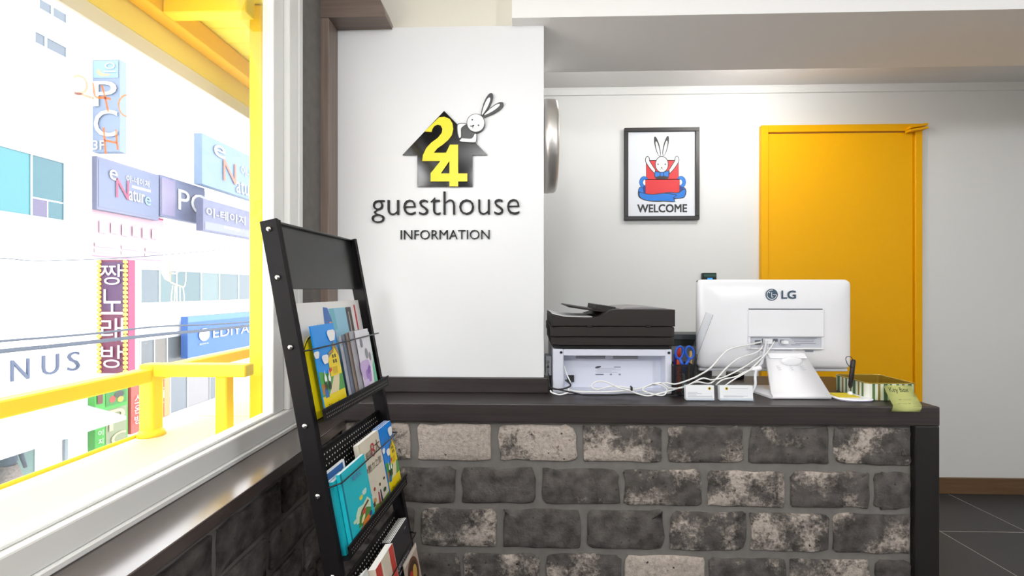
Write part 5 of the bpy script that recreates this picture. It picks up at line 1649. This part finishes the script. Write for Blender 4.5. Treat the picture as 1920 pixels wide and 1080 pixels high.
o = board('banner_sign', 'projecting blue grey sign box with pink N at the right of the sign row', 379, 500, 249, 345, D1 + .9, '#7c98b8', .35, [],
          [('#eef3f8', 'e', .14, .30, .66, .90), ('#d8755f', 'N', .27, .46, .22, .66), ('#eef3f8', 'ature', .46, .82, .06, .34), ('#eef3f8', '이-네이처', .54, .96, .48, .70)])
board('dark_sign', 'dark slate sign with white Korean letters under the projecting box', 381, 500, 372, 432, D1 + .85, '#737997', .3, [('#8d92ad', R4(.02, .04, .98, .3)), ('#dfe2ec', R4(.28, .20, .52, .28))], [('#eef0f6', '이-테이지', .03, .60, .46, .76)])
board('price_banner', 'pale pink banner full of faint Korean menu lines', 168, 306, 384, 480, D2 + .1, '#e2bccb', .06, [('#c4316f', R4(.0, .965, 1, 1.0)), ('#c98aa8', R4(.0, .0, 1, .02))] + [('#e3cdd9', R4(.05 + .33 * (k % 3), .08 + .12 * (k // 3), .30 + .33 * (k % 3), .16 + .12 * (k // 3))) for k in range(6)] + [('#dcbccd', R4(.10 + .14 * k, .48 + .02 * (k % 2), .20 + .14 * k, .72)) for k in range(6)],
      ())
board('cafe_sign', 'blue cafe fascia sign with white letters EDIYA COFFEE', 352, 560, 594, 672, D2 + .45, '#2f6fc4', .3, [('#5f94d6', R4(.0, .86, 1, 1))],
      [('#f6f8fc', 'EDIYA COFFEE', .16, .84, .40, .64), ('#f2f5fb', '●', .065, .135, .36, .68), ('#e6ecf6', 'EDIYA', .07, .13, .27, .31)])
board('green_sign', 'green upright street sign with large cream letter P', 178, 240, 734, 850, D1 + .25, '#3fae3c', .24,
      [('#8f9a78', R4(.30, .03, .94, .64)), ('#2d8a34', R4(.30, .70, .94, .97)), ('#b23a2c', ellipse(.50, .80, .1, .06, 0, 10)), ('#3a3f3a', ellipse(.7, .86, .16, .06, 0, 10)), ('#dca73a', ellipse(.74, .77, .1, .05, 0, 10)), ('#6d2f2c', R4(.05, .78, .2, .95))],
      [('#f3efa0', 'P', .38, .86, .28, .62), ('#f3efa0', 'C', .44, .9, .02, .22), ('#e9f5e4', '이', .06, .2, .55, .64), ('#e9f5e4', '테', .06, .2, .40, .49), ('#e9f5e4', '이', .06, .2, .26, .35), ('#e9f5e4', '지', .06, .2, .12, .21)])
board('red_sign', 'narrow red upright sign with white Korean letters beside the green one', 246, 266, 718, 815, D1 + .25, '#d0564c', .2, [], [('#f6ecea', '스', .2, .8, .58, .74), ('#f6ecea', '온', .2, .8, .38, .54), ('#f6ecea', '방', .2, .8, .18, .34)])
board('orange_sign', 'orange upright sign with white Korean letters behind the railing post', 286, 318, 698, 790, D1 + .25, '#e8774a', .2, [('#f0a06a', R4(.66, .02, .98, .98))], [('#fbf1ea', '노', .1, .6, .62, .78), ('#fbf1ea', '래', .1, .6, .42, .58), ('#fbf1ea', '방', .1, .6, .2, .38)])
# overhead street cables
def wire(px, r, label, X=-8.3):
    P_ = [onX(x, y, X) for x, y in px]
    bm = B(); tube(bm, curve(P_, 6), r, 6)
    return single('street_cable', bm, M('#2e3846', .6), label, 'cable', P_[0], 'overhead cables across the street')
wire([(-200, 684), (0, 659), (90, 650), (185, 640), (300, 627), (420, 616), (560, 600)], .040, 'thick overhead cable just above the letters on the white building')
wire([(-200, 662), (0, 640), (100, 632), (190, 624), (300, 612), (420, 607), (560, 596)], .022, 'second overhead cable a little above the thick one')
wire([(-200, 475), (0, 484), (60, 489), (120, 488), (220, 484), (330, 476), (480, 462), (560, 455)], .009, 'thin high overhead cable sagging across the white building')
wire([(-200, 96), (0, 110), (50, 116), (110, 124)], .006, 'thin cable near the top of the white building', D1 + .3)
